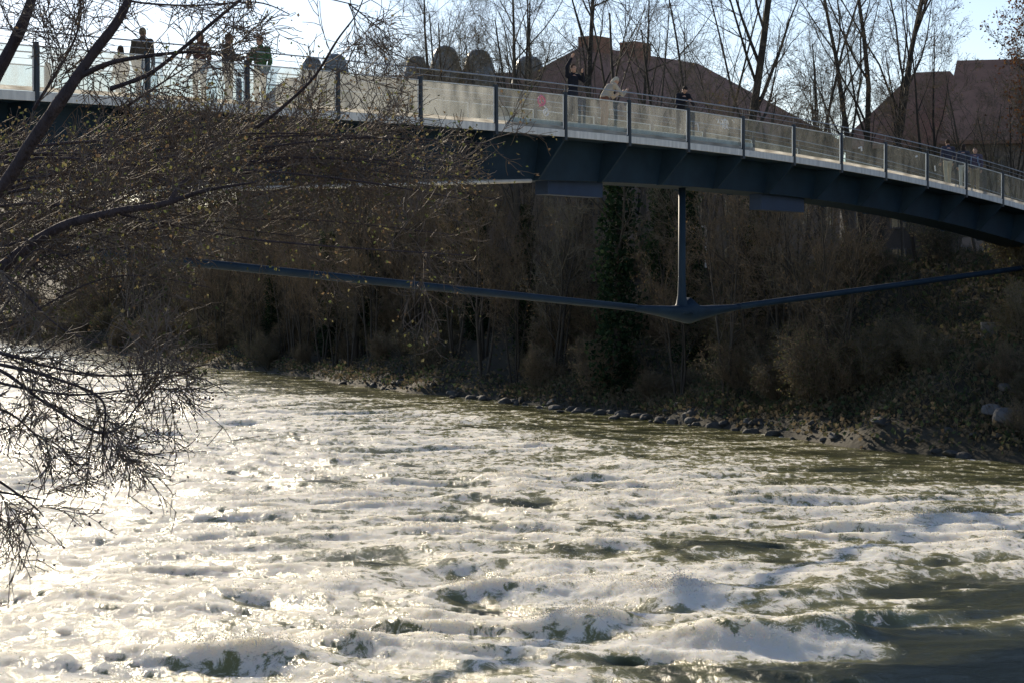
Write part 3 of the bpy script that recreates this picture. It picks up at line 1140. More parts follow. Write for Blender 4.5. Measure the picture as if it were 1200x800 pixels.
bp_person = make_person(1142, 0.6, BACK + .25, lift=.12, label='man in purple jacket and tan trousers wearing a pale blue backpack', height=1.82, jacket=('purple_jacket', (.10, .085, .12)), trousers=('tan_trousers', (.36, .27, .17)), hair=('brown_hair', (.06, .035, .02)))
e = empty('backpack', bp_person.location, bp_person.rotation_euler.z)
tag(e, 'light blue backpack on the back of the man at the right end of the bridge', 'backpack')
b = MB()
b.ell((0, -.24, 1.22), (.16, .11, .25), None, 14, 10)
b.ell((0, -.32, 1.12), (.12, .06, .13), None, 12, 8)
link('bag', remeshed(b, 'bag', .014), cloth('light_blue_nylon', (.32, .42, .56)), e)
b = MB()
for q in (-1, 1):
    b.tube([(q * .11, -.15, 1.42), (q * .13, -.05, 1.52), (q * .13, .12, 1.42), (q * .14, .165, 1.25), (q * .17, .05, 1.06), (q * .12, -.17, 1.05)], [.018] * 6, 6)
b.build('strap', cloth('light_blue_nylon', (.32, .42, .56)), e, True)


# ------------------------------------------------------------------ trees
class Grow:
    """a bare tree: heavy wood goes to trunk, thin wood to crown, tips remembered"""

    def __init__(self, seed, split=0.035, minr=0.009, sides=(7, 5, 4, 3)):
        self.rng = random.Random(seed)
        self.trunk, self.crown = MB(), MB()
        self.tips = []
        self.split, self.minr, self.sides = split, minr, sides

    def branch(self, p, d, L, r, lev, spec):
        """spec: list per level of dict(n, len, ang, up, wig, first)"""
        rng = self.rng
        sp = spec[lev]
        n = sp.get('pts', 5)
        pts, rads, dirs = [Vector(p)], [r], [Vector(d).normalized()]
        cur, dd = Vector(p), Vector(d).normalized()
        tip = max(self.minr * .7, r * sp.get('taper', .25))
        for i in range(1, n):
            wv = Vector((rng.gauss(0, 1), rng.gauss(0, 1), rng.gauss(0, 1))) * sp['wig']
            dd = (dd + wv + Vector((0, 0, sp['up']))).normalized()
            cur = cur + dd * (L / (n - 1))
            pts.append(cur.copy()); dirs.append(dd.copy())
            t = i / (n - 1)
            rads.append(r + (tip - r) * t ** sp.get('tp', 1.0))
        tgt = self.trunk if r > self.split else self.crown
        sd = self.sides[0] if r > .12 else self.sides[1] if r > .05 else self.sides[2] if r > .02 else self.sides[3]
        tgt.tube(pts, rads, sd, cap=False)
        if lev + 1 < len(spec):
            nx = spec[lev + 1]
            cnt = max(1, int(round(sp['n'] * rng.uniform(.75, 1.25))))
            for c in range(cnt):
                t = sp.get('first', .25) + (1 - sp.get('first', .25)) * (c + rng.random()) / cnt
                t = min(t, .999)
                f = t * (n - 1)
                i = min(int(f), n - 2)
                q = pts[i].lerp(pts[i + 1], f - i)
                rr = rads[i] + (rads[i + 1] - rads[i]) * (f - i)
                ax = dirs[i].orthogonal()
                ax.rotate(Quaternion(dirs[i], rng.uniform(0, 2 * PI)))
                nd = dirs[i].copy()
                nd.rotate(Quaternion(ax, rng.gauss(sp['ang'], .18)))
                ln = nx['len'] * rng.uniform(.6, 1.3) * (1.15 - .55 * t)
                self.branch(q, nd, ln, max(self.minr, rr * nx.get('rr', .5) * rng.uniform(.8, 1.1)), lev + 1, spec)
        else:
            self.tips.append((pts[-1], pts[-2]))
            if n > 2: self.tips.append((pts[n // 2], pts[n // 2 - 1]))


def tall_spec(hgt, k=1.0):
    return [dict(n=13 * k, ang=.60, up=.04, wig=.05, first=.28, pts=9, taper=.18),
            dict(n=8 * k, len=hgt * .36, rr=.52, ang=.62, up=.09, wig=.10, first=.2, pts=6),
            dict(n=7 * k, len=hgt * .13, rr=.50, ang=.70, up=.05, wig=.14, first=.1, pts=5),
            dict(n=4 * k, len=hgt * .052, rr=.55, ang=.7, up=.03, wig=.16, first=.1, pts=4),
            dict(n=0, len=hgt * .024, rr=.7, ang=.7, up=.03, wig=.18, pts=3)]


def shrub_spec(hgt):
    return [dict(n=9, ang=.55, up=.03, wig=.12, first=.15, pts=7, taper=.3),
            dict(n=7, len=hgt * .36, rr=.6, ang=.6, up=.05, wig=.16, first=.1, pts=5),
            dict(n=4, len=hgt * .16, rr=.6, ang=.7, up=.02, wig=.2, first=.1, pts=4),
            dict(n=0, len=hgt * .08, rr=.7, ang=.7, up=.0, wig=.2, pts=3)]


def leaf_cloud(tips, rng, frac, size, spread, n=1):
    mb = MB()
    for (a, b) in tips:
        if rng.random() > frac: continue
        for _ in range(n):
            q = a + Vector((rng.gauss(0, spread), rng.gauss(0, spread), rng.gauss(0, spread)))
            mb.leaf(q, size * rng.uniform(.6, 1.3), rng)
    return mb


tree_meshes = {}


def tree_kind(key, seed, hgt, stems=1, k=1.0, lean=.05, leaf=None, ivy=0.0, twig='twig', r0=None):
    g = Grow(seed)
    rng = g.rng
    for i in range(stems):
        a = 2 * PI * i / max(1, stems) + rng.uniform(0, 1)
        tilt = lean if stems == 1 else rng.uniform(.10, .26)
        d = Vector((math.cos(a) * tilt, math.sin(a) * tilt, 1))
        p = Vector((math.cos(a) * .18, math.sin(a) * .18, -.5)) if stems > 1 else Vector((0, 0, -.5))
        hh = hgt * (1 if i == 0 else rng.uniform(.72, 1.0))
        g.branch(p, d, hh, (r0 or hgt * .0125) * (1 if stems == 1 else .75), 0, tall_spec(hgt, k))
    out = {'trunk': (g.trunk.mesh('trunk', True), M['bark']), 'crown': (g.crown.mesh('crown'), M[twig])}
    if leaf:
        frac, size, mt = leaf
        out['leaves'] = (leaf_cloud(g.tips, rng, frac, size, .22, 2).mesh('leaves'), M[mt])
    if ivy:
        mb = MB()
        for i in range(4200):
            z = rng.uniform(0, ivy)
            a = rng.uniform(0, 2 * PI)
            r = (1.05 - .5 * (z / ivy) ** 2) * rng.uniform(.3, 1.2) * (1 + .45 * math.sin(z * 2.1 + 1 + a) * math.sin(z * .9 + 2 * a))
            mb.leaf((r * math.cos(a), r * math.sin(a), z), .22 * rng.uniform(.6, 1.3), rng, .8)
        out['ivy'] = (mb.mesh('ivy'), M['ivy'])
    for q, (me, mt) in out.items():
        me.materials.append(mt)
    tree_meshes[key] = out


tree_kind('tall', 11, 24, 1, 1.0)
tree_kind('tall_open', 12, 26, 1, .85)
tree_kind('multi', 13, 22, 4, .72)
tree_kind('slim', 14, 23, 2, .6, r0=.17)
tree_kind('mid', 15, 15, 3, .8, leaf=(.05, .12, 'leaf_dry'), twig='twig_red')
tree_kind('ivied', 16, 20, 1, .8, ivy=13.0)
tree_kind('red', 17, 14, 2, .8, leaf=(.42, .15, 'leaf_red'), twig='twig')
tree_kind('leafy', 18, 16, 2, .85, leaf=(.08, .12, 'leaf_dry'), twig='twig')


def plant_tree(key, x, y, label, group=None, rz=0.0, sc=1.0, name='tree', cat='tree'):
    e = empty(name, (x, y, gz(x, y)), rz)
    e.scale = (sc, sc, sc)
    for q, (me, mt) in tree_meshes[key].items():
        link(q, me, None, e)
    tag(e, label, cat, group)
    return e


def from_px(px, Y): return (px - 600.0) / F * Y, Y


G1 = 'bare trees on the far bank'
# prominent ones: px, Y, kind, rz, scale, label
for (px, Y, kd, rz, sc, lab) in (
        (1022, 104, 'multi', .4, 1.06, 'dark many-stemmed bare tree left of the right-hand roof'),
        (866, 116, 'tall_open', 1.2, 1.05, 'tall bare tree with a straight dark trunk right of the brown roof'),
        (925, 108, 'slim', .2, 1.0, 'twin-stemmed bare tree between the brown roof and the many-stemmed tree'),
        (822, 122, 'slim', 2.2, 1.03, 'slender bare tree at the right end of the brown roof ridge'),
        (742, 128, 'slim', 4.0, 1.0, 'thin pale bare tree in front of the two chimneys'),
        (690, 138, 'tall_open', 3.0, .98, 'thin bare tree in front of the left chimney of the brown roof'),
        (612, 126, 'tall', .7, .95, 'spreading bare tree left of the brown roof'),
        (548, 134, 'multi', 2.6, 1.02, 'many-stemmed bare tree in front of the domed dormers'),
        (470, 142, 'leafy', 1.0, 1.12, 'bare tree with some olive leaves behind the left railing'),
        (442, 150, 'mid', 1.7, 1.22, 'tall russet bushy tree beside the leftmost domed dormers'),
        (502, 152, 'mid', 3.3, 1.2, 'russet bushy tree between the left and middle domed dormers'),
        (415, 150, 'tall', 2.0, .92, 'bare tree behind the left end of the domed roof'),
        (885, 98, 'mid', .5, .82, 'russet brown bushy tree behind the railing at the right of the brown roof'),
        (968, 112, 'mid', 5.2, .8, 'small russet bushy tree behind the railing below the many-stemmed tree'),
        (930, 103, 'mid', 2.9, .72, 'lower russet bushy tree beside the twin-stemmed tree'),
        (1082, 100, 'mid', 4.1, .82, 'brown bushy tree in front of the right-hand roof'),
        (1150, 106, 'leafy', 2.4, .68, 'grey brown tree with olive leaves in front of the right-hand roof'),
        (1215, 94, 'red', .9, .95, 'tree with red and orange autumn leaves at the right edge'),
        (724, 109, 'ivied', .3, 1.05, 'trunk wrapped in dark green ivy under the bridge, left of the strut'),
        (776, 117, 'ivied', 2.3, .85, 'second ivy wrapped trunk, right behind the strut'),
        (560, 134, 'ivied', 4.0, .72, 'ivy wrapped trunk under the left half of the bridge')):
    x, y = from_px(px, Y)
    plant_tree(kd, x, y, lab, G1, rz, sc)
# the rest of the wood along the bank
rng = random.Random(21)
kinds = ['tall', 'slim', 'multi', 'mid', 'tall_open', 'leafy']
cnt = 0
for b_ in np.arange(-6, 200, 5.2):
    for row, dd in ((0, 5.0), (1, 13.5), (2, 24)):
        if row == 2 and b_ < 20: continue
        b2 = b_ + rng.uniform(-2, 2)
        d2 = dd + rng.uniform(-2.0, 3.0)
        x = P0[0] + b2 * TX + d2 * NX
        y = P0[1] + b2 * TY + d2 * NY
        # keep the bridge clear
        rel = Vector((x, y)) - A0
        if -1.5 < rel.dot(BL) < 5.5 and rel.dot(BU) > 0: continue
        px = 600 + x / y * F
        kd = ['mid', 'slim', 'mid', 'multi'][rng.randrange(4)] if row == 0 else kinds[rng.randrange(6)]
        sc = rng.uniform(.42, .62) if row == 0 else rng.uniform(.50, .72)
        if px < 360: sc = min(sc, .58)
        if 380 < px < 660 and row: sc *= 1.3
        if px > 940: sc = min(sc, .42 if px > 1040 else .5)
        if y < 84 + 0 * px and px > 960: continue
        if px < -200 or px > 1500: continue
        if rel.dot(BL) <= -1.5 and px > 640: sc = min(sc, .3)
        plant_tree(kd, x, y, 'low bare tree in the dense wood along the far bank', 'wood along the far bank', rng.uniform(0, 6.28), sc)
        cnt += 1

# dense growth leaning over the water and farther upstream
for b_, dd, lo, hi, ks in [(b, 2.6, .5, .72, ('mid', 'mid', 'leafy')) for b in np.arange(6, 120, 3.4)] + [(b, 4.6, .55, .75, ('ivied',)) for b in np.arange(22, 120, 9.0)] + [(b, 9.0, .55, .75, ('mid', 'tall', 'leafy', 'multi')) for b in np.arange(70, 200, 3.6)]:
    b2, d2 = b_ + rng.uniform(-1.5, 1.5), dd + rng.uniform(-1, 1.5)
    x, y = P0[0] + b2 * TX + d2 * NX, P0[1] + b2 * TY + d2 * NY
    rel = Vector((x, y)) - A0
    if -1.5 < rel.dot(BL) < 5.5 or (rel.dot(BL) < 0 and y < 95): continue
    if x / y * F + 600 < -150 or (690 < x / y * F + 600 < 790 and d2 < 4.5): continue
    plant_tree(ks[rng.randrange(len(ks))], x, y, 'ivy clad tree in the dense wood along the far bank' if ks[0] == 'ivied' else 'low bare tree in the dense wood along the far bank', 'wood along the far bank', rng.uniform(0, 6.28), rng.uniform(lo, hi))
    cnt += 1

# shrubs on the slope
shrub_meshes = []
for sd in range(4):
    g = Grow(40 + sd, split=.022, minr=.007)
    for i in range(16):
        a = g.rng.uniform(0, 2 * PI)
        tl = g.rng.uniform(.1, .7)
        g.branch(Vector((math.cos(a) * .25, math.sin(a) * .25, -.3)), Vector((math.cos(a) * tl, math.sin(a) * tl, 1)), g.rng.uniform(2.0, 3.6), .026, 0, shrub_spec(3.4))
    st, cr = g.trunk.mesh('stems'), g.crown.mesh('twigs')
    st.materials.append(M['bark'])
    cr.materials.append(M['twig'] if sd % 2 else M['twig_red'])
    lf = leaf_cloud(g.tips, g.rng, .45, .085, .12, 1).mesh('leaves')
    lf.materials.append(M['bramble'] if sd < 3 else M['leaf_near'])
    shrub_meshes.append((st, cr, lf))
for i in range(230):
    b2 = rng.uniform(-14, 150) if i < 150 else rng.uniform(95, 235)
    d2 = rng.choice((rng.uniform(1.6, 4), rng.uniform(3, 8), rng.uniform(6, 13)))
    x = P0[0] + b2 * TX + d2 * NX
    y = P0[1] + b2 * TY + d2 * NY
    px = 600 + x / y * F
    if px > 1400: continue
    e = empty('shrub', (x, y, gz(x, y)), rng.uniform(0, 6.28))
    sc = rng.uniform(.6, 1.25) * (.75 if d2 < 4 else 1.0)
    if (Vector((x, y)) - A0).dot(BL) < 1 and px > 900: sc *= .5
    e.scale = (sc, sc, sc * rng.uniform(.8, 1.1))
    st, cr, lf = shrub_meshes[rng.randrange(4)]
    link('stems', st, None, e); link('twigs', cr, None, e); link('leaves', lf, None, e)
    tag(e, 'tangled brown shrub on the shaded slope of the far bank', 'shrub', 'shrubs on the far bank')

# undergrowth: dead stalks and leaves hugging the slope
mb = MB()
for i in range(80000):
    b2 = rng.uniform(-20, 45) if i % 2 else rng.uniform(-20, 120) if i % 3 else rng.uniform(110, 240)
    d2 = rng.uniform(.7, 15) if i % 4 else rng.uniform(.1, 4)
    if i % 4 == 0: d2 -= 1.5
    x = P0[0] + b2 * TX + d2 * NX
    y = P0[1] + b2 * TY + d2 * NY
    if gz(x, y) < .06: continue
    if i % 3 == 0:
        z = gz(x, y) - .05
        L = rng.uniform(.4, 1.3)
        dx, dy = rng.gauss(0, .5), rng.gauss(0, .5)
        p0 = Vector((x, y, z)); p2 = p0 + Vector((dx * L, dy * L, L * .8)); p1 = p0.lerp(p2, .5) + Vector((0, 0, L * .2))
        mb.tube([p0, p1, p2], [.012, .009, .006], 3, cap=False)
    else:
        mb.leaf((x, y, gz(x, y) + rng.uniform(0, .45)), rng.uniform(.12, .3), rng, .6)
o = mb.build('undergrowth', M['bramble'])
tag(o, kind='stuff')

# rocks along the waterline
rock_meshes = []
for sd in range(5):
    bm = bmesh.new()
    bmesh.ops.create_icosphere(bm, subdivisions=3, radius=1)
    r_ = random.Random(sd)
    ps = [(Vector((r_.gauss(0, 1), r_.gauss(0, 1), r_.gauss(0, 1))).normalized(), r_.uniform(.55, .9)) for _ in range(9)]
    for v in bm.verts:
        for nrm, h0 in ps:
            q = v.co.dot(nrm)
            if q > h0: v.co -= nrm * (q - h0) * .92
    me = bpy.data.meshes.new('rock')
    bm.to_mesh(me)
    bm.free()
    me.materials.append(M['rock'])
    rock_meshes.append(me)


M['pale_rock'] = mat('pale_boulder', (0.17, 0.16, 0.145), (0.09, 0.086, 0.08), 2.0, 0.9, bump=0.7)
pale_meshes = []
for me in rock_meshes:
    m2 = me.copy()
    m2.materials[0] = M['pale_rock']
    pale_meshes.append(m2)


def rock(x, y, z, sc, label, group='rocks at the waterline'):
    o = bpy.data.objects.new('rock', (pale_meshes if 'pale' in label else rock_meshes)[rng.randrange(5)])
    o.location = (x, y, z)
    o.rotation_euler = (rng.uniform(-.3, .3), rng.uniform(-.3, .3), rng.uniform(0, 6.28))
    o.scale = (sc * rng.uniform(.8, 1.4), sc * rng.uniform(.8, 1.3), sc * rng.uniform(.5, .8))
    C.objects.link(o)
    tag(o, label, 'rock', group)


for i in range(120):
    b2 = rng.uniform(-12, 70)
    d2 = rng.gauss(.5, .6)
    x = P0[0] + b2 * TX + d2 * NX
    y = P0[1] + b2 * TY + d2 * NY
    rock(x, y, max(0.02, gz(x, y)), rng.uniform(.10, .42), 'dark wet rock at the foot of the far bank')
for i, (px, py, Y, sc, lab) in enumerate(((1166, 486, 77.5, .48, 'pale boulder on the right bank, left of two'), (1184, 492, 76.5, .58, 'pale boulder on the right bank, right of two'), (1178, 476, 79, .3, 'small pale stone above the two boulders'))):
    p = at(px, py, Y)
    o_ = rock(p.x, p.y, gz(p.x, p.y) + .3, sc, lab, 'pale boulders on the right bank')

# stone wall on the right slope, promenade wall, white frame, path
mb = MB()
for (x0, x1, y0, y1, Y) in ((1150, 1260, 378, 402, 86),):
    a, b = at(x0, y1, Y), at(x1, y1, Y - 1.5)
    zt = at(x0, y0, Y).z
    yv = Vector((.1, .6, 0))
    mb.quadbox([a - Vector((0, 0, .6)), b - Vector((0, 0, .6)), b + yv - Vector((0, 0, .6)), a + yv - Vector((0, 0, .6)), Vector((a.x, a.y, zt)), Vector((b.x, b.y, zt)), Vector((b.x, b.y, zt)) + yv, Vector((a.x, a.y, zt)) + yv])
o = mb.build('retaining_wall', M['stone'])
tag(o, 'low grey stone retaining wall on the right bank under the bridge', 'wall')
mb = MB()
b_ = np.arange(-30, 62, 6.0)
for i in range(len(b_) - 1):
    q = []
    for zb in (6.6, 8.0):
        for bb, dv in ((b_[i], 17.0), (b_[i + 1], 17.0), (b_[i + 1], 17.35), (b_[i], 17.35)):
            q.append((P0[0] + bb * TX + dv * NX, P0[1] + bb * TY + dv * NY, zb))
    mb.quadbox(q)
o = mb.build('promenade_wall', M['palewall'])
tag(o, 'long low pale wall along the promenade behind the trees', 'wall')
mb = MB()
q = []
for zb in (7.52,):
    b_ = np.arange(-40, 140, 6.0)
    for i, bb in enumerate(b_):
        for dv in (17.6, 20.6):
            x, y = P0[0] + bb * TX + dv * NX, P0[1] + bb * TY + dv * NY
            mb.v.append((x, y, 7.62))
    for i in range(len(b_) - 1):
        mb.f.append((2 * i, 2 * i + 1, 2 * i + 3, 2 * i + 2))
o = mb.build('path', M['path'])
tag(o, kind='structure')
mb = MB()
Yf = 112.0
for (xa, ya, xb, yb) in ((806, 268, 806, 314), (827, 266, 827, 314), (805, 266, 828, 266)):
    mb.beam(at(xa, ya, Yf), at(xb, yb, Yf), .1, .1)
o = mb.build('goal_frame', M['white'])
tag(o, 'thin white upright frame behind the trees right of the strut', 'frame')


# ------------------------------------------------------------------ buildings
def facade(parent, a, b, z0, z1, nrm, cols, rows, ww=1.1, wh=1.6):
    """windows on the wall a-b (2D), each a frame with a pane as its child"""
    a, b = Vector(a), Vector(b)
    d = (b - a)
    L = d.length
    d.normalize()
    rzw = math.atan2(d.y, d.x)
    for c in range(cols):
        for r in range(rows):
            u = (c + .5) / cols * L
            z = z0 + (r + .5) / rows * (z1 - z0)
            p = a + d * u + Vector(nrm) * .0
            fr = MB()
            for (du, dz, sx, sz) in ((-ww / 2, 0, .12, wh + .24), (ww / 2, 0, .12, wh + .24), (0, wh / 2 + .06, ww - .12, .12), (0, -wh / 2 - .06, ww - .12, .12), (0, 0, .06, wh)):
                fr.box((p.x + d.x * du + nrm[0] * .03, p.y + d.y * du + nrm[1] * .03, z + dz), (sx, .14, sz), rzw)
            f = fr.build('window', M['winframe'], parent)
            pn = MB().box((p.x + nrm[0] * .02, p.y + nrm[1] * .02, z), (ww - .12, .06, wh), rzw)
            pn.build('pane', M['pane'], f)


def hip_house(name, label, r0, r1, half, ext, drop, zr, wall_m, roof_m, zbase=6.5, chimneys=(), wins=(8, 3)):
    """r0-r1: ridge ends in plan, half: half width, ext: hip overhang beyond the ridge ends"""
    e = empty(name, ((r0[0] + r1[0]) / 2, (r0[1] + r1[1]) / 2, zbase))
    tag(e, label, 'building')
    off = Matrix.Translation(-e.location)
    r0, r1 = Vector(r0), Vector(r1)
    u = (r1 - r0).normalized()
    n = Vector((-u.y, u.x))
    ze = zr - drop
    cs = [r0 - u * ext - n * half, r1 + u * ext - n * half, r1 + u * ext + n * half, r0 - u * ext + n * half]
    mb = MB()
    lo = [(c.x, c.y, ze - .25) for c in cs]
    hi = [(c.x, c.y, ze) for c in cs]
    mb.v = lo + hi + [(r0.x, r0.y, zr), (r1.x, r1.y, zr)]
    mb.f = [(3, 2, 1, 0), (0, 1, 5, 4), (1, 2, 6, 5), (2, 3, 7, 6), (3, 0, 4, 7), (4, 5, 9, 8), (5, 6, 9), (6, 7, 8, 9), (7, 4, 8)]
    me = mb.mesh('roof'); me.transform(off)
    rf = link('roof', me, roof_m, e)
    inn = [c + (Vector(((r0 + r1) / 2)) - c).normalized() * .9 for c in cs]
    mb = MB().quadbox([(c.x, c.y, zbase - .5) for c in inn] + [(c.x, c.y, ze - .2) for c in inn])
    me = mb.mesh('wall'); me.transform(off)
    link('wall', me, wall_m, e)
    for (t, wd, hg, dp) in chimneys:
        c = r0.lerp(r1, t)
        me = MB().box((c.x, c.y, zr + hg / 2 - .8), (wd, dp, hg + 1.6), math.atan2(u.y, u.x)).mesh('chimney')
        me.transform(off)
        link('chimney', me, roof_m, rf)
    # windows on the side facing the river
    par = e
    k0 = inn[0] - e.location.xy
    k1 = inn[1] - e.location.xy
    facade(par, k0, k1, 0.6, ze - zbase - .4, (-n.x, -n.y), wins[0], wins[1])
    k3 = inn[3] - e.location.xy
    facade(par, k3, k0, 0.6, ze - zbase - .4, (-u.x, -u.y), 4, wins[1])
    return e


ra, rb = at(684, 54, 165), at(818, 75, 178)
hip_house('apartment_house', 'large house with a brown tiled hip roof and two broad chimneys behind the bridge', (ra.x, ra.y), (rb.x, rb.y), 10, 8.5, 7.0, ra.z, M['render'], M['roof'], chimneys=((.09, 2.4, .75, 1.6), (.43, 2.2, .85, 1.6)))
ra, rb = at(1120, 72, 150), at(1420, 40, 146)
hip_house('apartment_house', 'house with a dark brown roof behind trees at the right edge', (ra.x, ra.y), (rb.x, rb.y), 9, 1.0, 6.5, ra.z, M['render'], M['roof'])
ra, rb = at(1070, 86, 158), at(1112, 84, 157)
hip_house('annex_house', 'lower hipped wing stepping down left of the right-hand roof', (ra.x, ra.y), (rb.x, rb.y), 7, 4.5, 6.0, ra.z, M['render_grey'], M['roof'], wins=(4, 3))

ra, rb = at(338, 92, 218), at(652, 96, 212)
e = hip_house('domed_house', 'long building with a row of round metal dormers behind the left trees', (ra.x, ra.y), (rb.x, rb.y), 8, 3, 5.0, ra.z, M['render_grey'], M['roof'], wins=(12, 3))
for (px, py, r) in ((366, 80, .85), (394, 78, .95), (488, 79, .85), (522, 70, 1.05), (561, 76, 1.15), (620, 84, 1.2)):
    r *= 1.22
    p = at(px, py, 206) - e.location
    mb = MB()
    pts, rr = [], []
    for (rad_, z_) in ((1.7, -2.6), (1.35, -1.1), (1.12, -.35), (1.05, 0), (1.0, .1), (.97, .3), (.88, .55), (.72, .77), (.5, .93), (.25, 1.0), (.02, 1.02)):
        pts.append((p.x, p.y, p.z + z_ * r)); rr.append(rad_ * r)
    mb.tube(pts, rr, 12)
    mb.build('domed_dormer', M['roof_grey'], e, True)


# ------------------------------------------------------------------ near bank growth, left foreground
def limb(mb, pts, r0, r1, sides=9):
    """smooth limb through guide points"""
    P = [Vector(p) for p in pts]
    out = []
    n = len(P)
    for i in range(n - 1):
        p0, p1, p2, p3 = P[max(0, i - 1)], P[i], P[i + 1], P[min(n - 1, i + 2)]
        for k in range(6):
            t = k / 6
            out.append(.5 * ((2 * p1) + (-p0 + p2) * t + (2 * p0 - 5 * p1 + 4 * p2 - p3) * t * t + (-p0 + 3 * p1 - 3 * p2 + p3) * t ** 3))
    out.append(P[-1])
    m_ = len(out)
    jr = random.Random(int(abs(P[0].x * 1000)))
    rad = [(r0 + (r1 - r0) * i / (m_ - 1)) * jr.uniform(.92, 1.08) for i in range(m_)]
    mb.tube(out, rad, sides)
    return out, rad


TW = [dict(n=8, ang=.65, up=.0, wig=.14, first=.08, pts=7, taper=.3),
      dict(n=6, len=.42, rr=.65, ang=.7, up=.0, wig=.2, first=.1, pts=5),
      dict(n=0, len=.18, rr=.7, ang=.7, up=.0, wig=.22, pts=4)]


def sprout(g, path, rad, count, length, r, spec, up=0.0, t0=0.1, bias=None):
    rng = g.rng
    n = len(path)
    for i in range(count):
        t = t0 + (1 - t0) * rng.random()
        k = min(int(t * (n - 1)), n - 2)
        d = (path[k + 1] - path[k]).normalized()
        ax = d.orthogonal()
        ax.rotate(Quaternion(d, rng.uniform(0, 2 * PI)))
        nd = d.copy()
        nd.rotate(Quaternion(ax, rng.gauss(.85, .3)))
        nd = nd + Vector((0, 0, up))
        if bias is not None: nd = nd + bias
        g.branch(path[k], nd, length * rng.uniform(.5, 1.3), r * rng.uniform(.7, 1.2), 0, spec)


def near_plant(name, label, cat, root, limbs, seed, leaf=None, bud=None, minr=.0028):
    """limbs: (points, r0, r1, sprouts, length, twig radius, up, bias)"""
    e = empty(name, root)
    tag(e, label, cat)
    g = Grow(seed, split=.9, minr=minr, sides=(9, 7, 5, 3))
    wood = MB()
    for (pts, r0, r1, cnt_, ln, rt, up_, bias) in limbs:
        path, rad = limb(wood, pts, r0, r1)
        if cnt_:
            sprout(g, path, rad, cnt_, ln, rt, TW, up_, .12, bias)
    off = Matrix.Translation(-Vector(root))
    me = wood.mesh('trunk', True); me.transform(off)
    link('trunk', me, M['nearbark'], e)
    me = g.crown.mesh('crown'); me.transform(off)
    link('crown', me, M['neartwig'], e)
    if leaf:
        frac, size, spread, n, mt = leaf
        me = leaf_cloud(g.tips, g.rng, frac, size, spread, n).mesh('leaves'); me.transform(off)
        link('leaves', me, M[mt], e)
    if bud:
        frac, size, spread, n, mt = bud
        me = leaf_cloud(g.tips, g.rng, frac, size, spread, n).mesh('buds'); me.transform(off)
        link('buds', me, M[mt], e)
    return e


# tree leaning in from the left: two thick limbs and thin branches against the sky
RT = Vector((-5.6, 11.5, gz(-5.6, 11.5) - .2))
fork = at(-120, 330, 12)
near_plant('overhanging_tree', 'dark leaning tree at the left edge whose thick limbs rise past the bridge', 'tree', RT, [
    ([RT, RT.lerp(fork, .5) + Vector((-.1, 0, .1)), fork], .17, .13, 0, 0, 0, 0, None),
    ([fork, at(-60, 200, 12), at(0, 85, 12), at(28, 30, 12), at(44, -20, 12), at(62, -120, 12)], .046, .024, 4, .6, .006, .1, None),
    ([fork, at(-20, 250, 11.6), at(40, 165, 11.4), at(80, 108, 11.3), at(112, 62, 11.3), at(140, 25, 11.3), at(158, -15, 11.3), at(190, -110, 11.4)], .046, .017, 4, .5, .005, .1, None),
    ([at(92, 92, 11.3), at(130, 75, 11.2), at(180, 66, 11.1), at(232, 62, 11.0), at(268, 66, 10.9)], .018, .003, 3, .35, .004, .15, None),
    ([at(130, 105, 11.1), at(175, 88, 11.1), at(215, 58, 11.0), at(262, 18, 10.9), at(300, -12, 10.9)], .013, .008, 3, .35, .004, .1, None),
    ([at(150, 125, 11.5), at(188, 100, 11.6), at(232, 72, 11.6)], .010, .002, 3, .3, .005, .1, None),
    ([at(302, 150, 12.6), at(330, 128, 12.5), at(368, 92, 12.4), at(396, 48, 12.3), at(420, 15, 12.3), at(432, -20, 12.3)], .013, .002, 4, .4, .004, .15, None),
    ([at(40, 130, 11.6), at(90, 45, 11.7), at(96, -10, 11.7)], .010, .005, 8, .45, .005, .1, None),
    ([at(60, -30, 11.9), at(140, 0, 11.8), at(220, 8, 11.7), at(300, 4, 11.6), at(340, 18, 11.6)], .008, .003, 3, .55, .005, -.25, None),
    ([at(150, -40, 11.9), at(230, -8, 11.8), at(320, -12, 11.7), at(420, 8, 11.7)], .008, .003, 3, .5, .005, -.3, None),
], 61, leaf=(.10, .020, .02, 1, 'leaf_near'), bud=(.40, .012, .015, 1, 'bud'))

# the big bush: arching shoots from the left in front of the bridge
RB = Vector((-6.4, 14.5, gz(-6.4, 14.5) - .2))
br = random.Random(77)
limbs = []
hub = at(-130, 380, 14.5)
limbs.append(([RB, RB.lerp(hub, .6), hub], .16, .10, 0, 0, 0, 0, None))
for i in range(20):
    ye = 128 + 92 * ((i * .618) % 1.0)
    xe = br.uniform(430, 612)
    if i % 3 == 0: xe = br.uniform(180, 430)
    Yd = 14.5 + br.uniform(-1.4, 1.6)
    h0 = hub + Vector((br.uniform(-.2, .2), br.uniform(-.4, .4), br.uniform(0, .6)))
    y0 = br.uniform(160, 300)
    arch = br.uniform(-35, 10)
    yt = max(ye, 142 + xe * .045)
    y0 = max(y0, 190)
    arch = min(arch, 10) * .4
    limbs.append(([h0, at(-20, y0, Yd), at(xe * .35, (y0 + yt) / 2 + arch, Yd), at(xe * .7, yt + arch * .5, Yd), at(xe, yt + br.uniform(-4, 26), Yd)], .014, .0035, 7, .38, .0042, -.12, Vector((.25, 0, 0))))
for i in range(8):
    xe = br.uniform(120, 560)
    ye = br.uniform(215, 330) - (xe - 120) * .03
    Yd = 14.0 + br.uniform(-1.4, 1.6)
    limbs.append(([hub + Vector((0, br.uniform(-.4, .4), 0)), at(-10, br.uniform(240, 330), Yd), at(xe * .55, ye - 18, Yd), at(xe, ye, Yd)], .012, .003, 6, .4, .004, -.05, Vector((.2, 0, 0))))
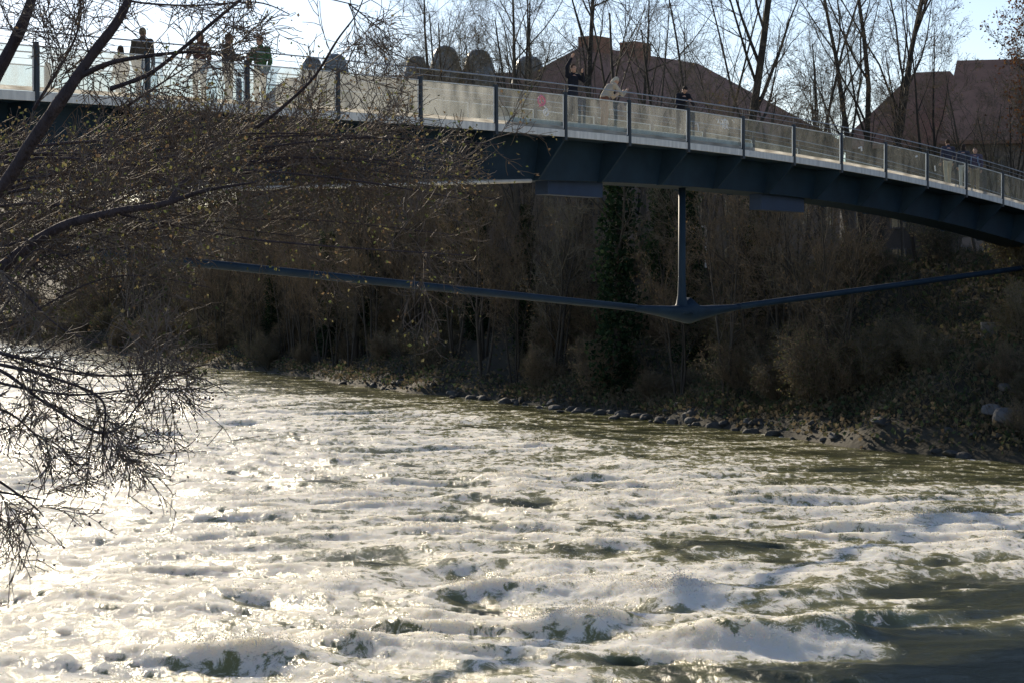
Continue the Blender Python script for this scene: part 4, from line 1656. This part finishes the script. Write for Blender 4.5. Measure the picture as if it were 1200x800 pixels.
near_plant('riverside_bush', 'broad twiggy bush with small olive leaves in front of the left half of the bridge', 'bush', RB, limbs, 62, leaf=(.55, .026, .03, 1, 'leaf_near'))

# the lower thicket at the left, and its thick curved bough
RL = Vector((-5.3, 10.2, gz(-5.3, 10.2) - .2))
limbs = []
hub = at(-150, 420, 11.5)
limbs.append(([RL, RL.lerp(hub, .6), hub], .12, .09, 0, 0, 0, 0, None))
limbs.append(([hub, at(-20, 330, 11.5), at(60, 272, 11.4), at(130, 250, 11.3), at(190, 240, 11.3), at(240, 224, 11.2), at(300, 214, 11.1)], .042, .005, 8, .45, .005, 0, None))
limbs.append(([at(200, 236, 11.3), at(215, 215, 11.3), at(240, 200, 11.3)], .018, .008, 4, .4, .005, 0, None))
for i in range(10):
    xe = br.uniform(20, 300)
    ye = br.uniform(240, 425) + max(0, (xe - 180)) * -.05
    Yd = 11.5 + br.uniform(-1.0, 2.6)
    limbs.append(([hub + Vector((br.uniform(-.1, .1), br.uniform(-.4, .4), br.uniform(-.2, .3))), at(-30, br.uniform(300, 420), Yd), at(xe * .5, ye - br.uniform(0, 25), Yd), at(xe, ye, Yd)], .009, .0025, 4, .34, .003, .1, Vector((.15, 0, .05))))
near_plant('thicket', 'dense leafy thicket at the left edge below the bridge with a curved bough', 'bush', RL, limbs, 63, leaf=(.55, .026, .03, 1, 'leaf_near'))

# bare sprays hanging over the bright water
RW = Vector((-4.4, 8.2, gz(-4.4, 8.2) - .2))
limbs = []
hub = at(-170, 400, 9.6)
limbs.append(([RW, RW.lerp(hub, .6), hub], .07, .05, 0, 0, 0, 0, None))
for (pts, cnt_) in (([(-170, 400), (-20, 425), (50, 470), (110, 505), (140, 500), (165, 470), (196, 440)], 5),
                    ([(-170, 400), (-20, 410), (60, 430), (130, 440), (190, 435)], 3),
                    ([(-170, 400), (-10, 425), (70, 445), (120, 470), (120, 520), (130, 550)], 4),
                    ([(-170, 400), (-20, 470), (20, 490), (50, 520)], 3),
                    ([(-170, 400), (-30, 440), (30, 455), (90, 462), (160, 455)], 3),
                    ([(-170, 400), (-40, 540), (0, 565), (35, 590), (50, 605)], 2),
                    ([(-170, 400), (-60, 570), (-10, 575), (20, 580), (45, 585)], 1)):
    limbs.append(([at(x, y, 9.6 + .1 * k) for k, (x, y) in enumerate(pts)], .010, .003, cnt_, .20, .0024, -.05, None))
near_plant('hanging_branches', 'dark bare sprays with buds hanging over the glittering water at the left', 'shrub', RW, limbs, 64, bud=(.9, .016, .012, 1, 'bud'))
print('trees in wood', cnt)
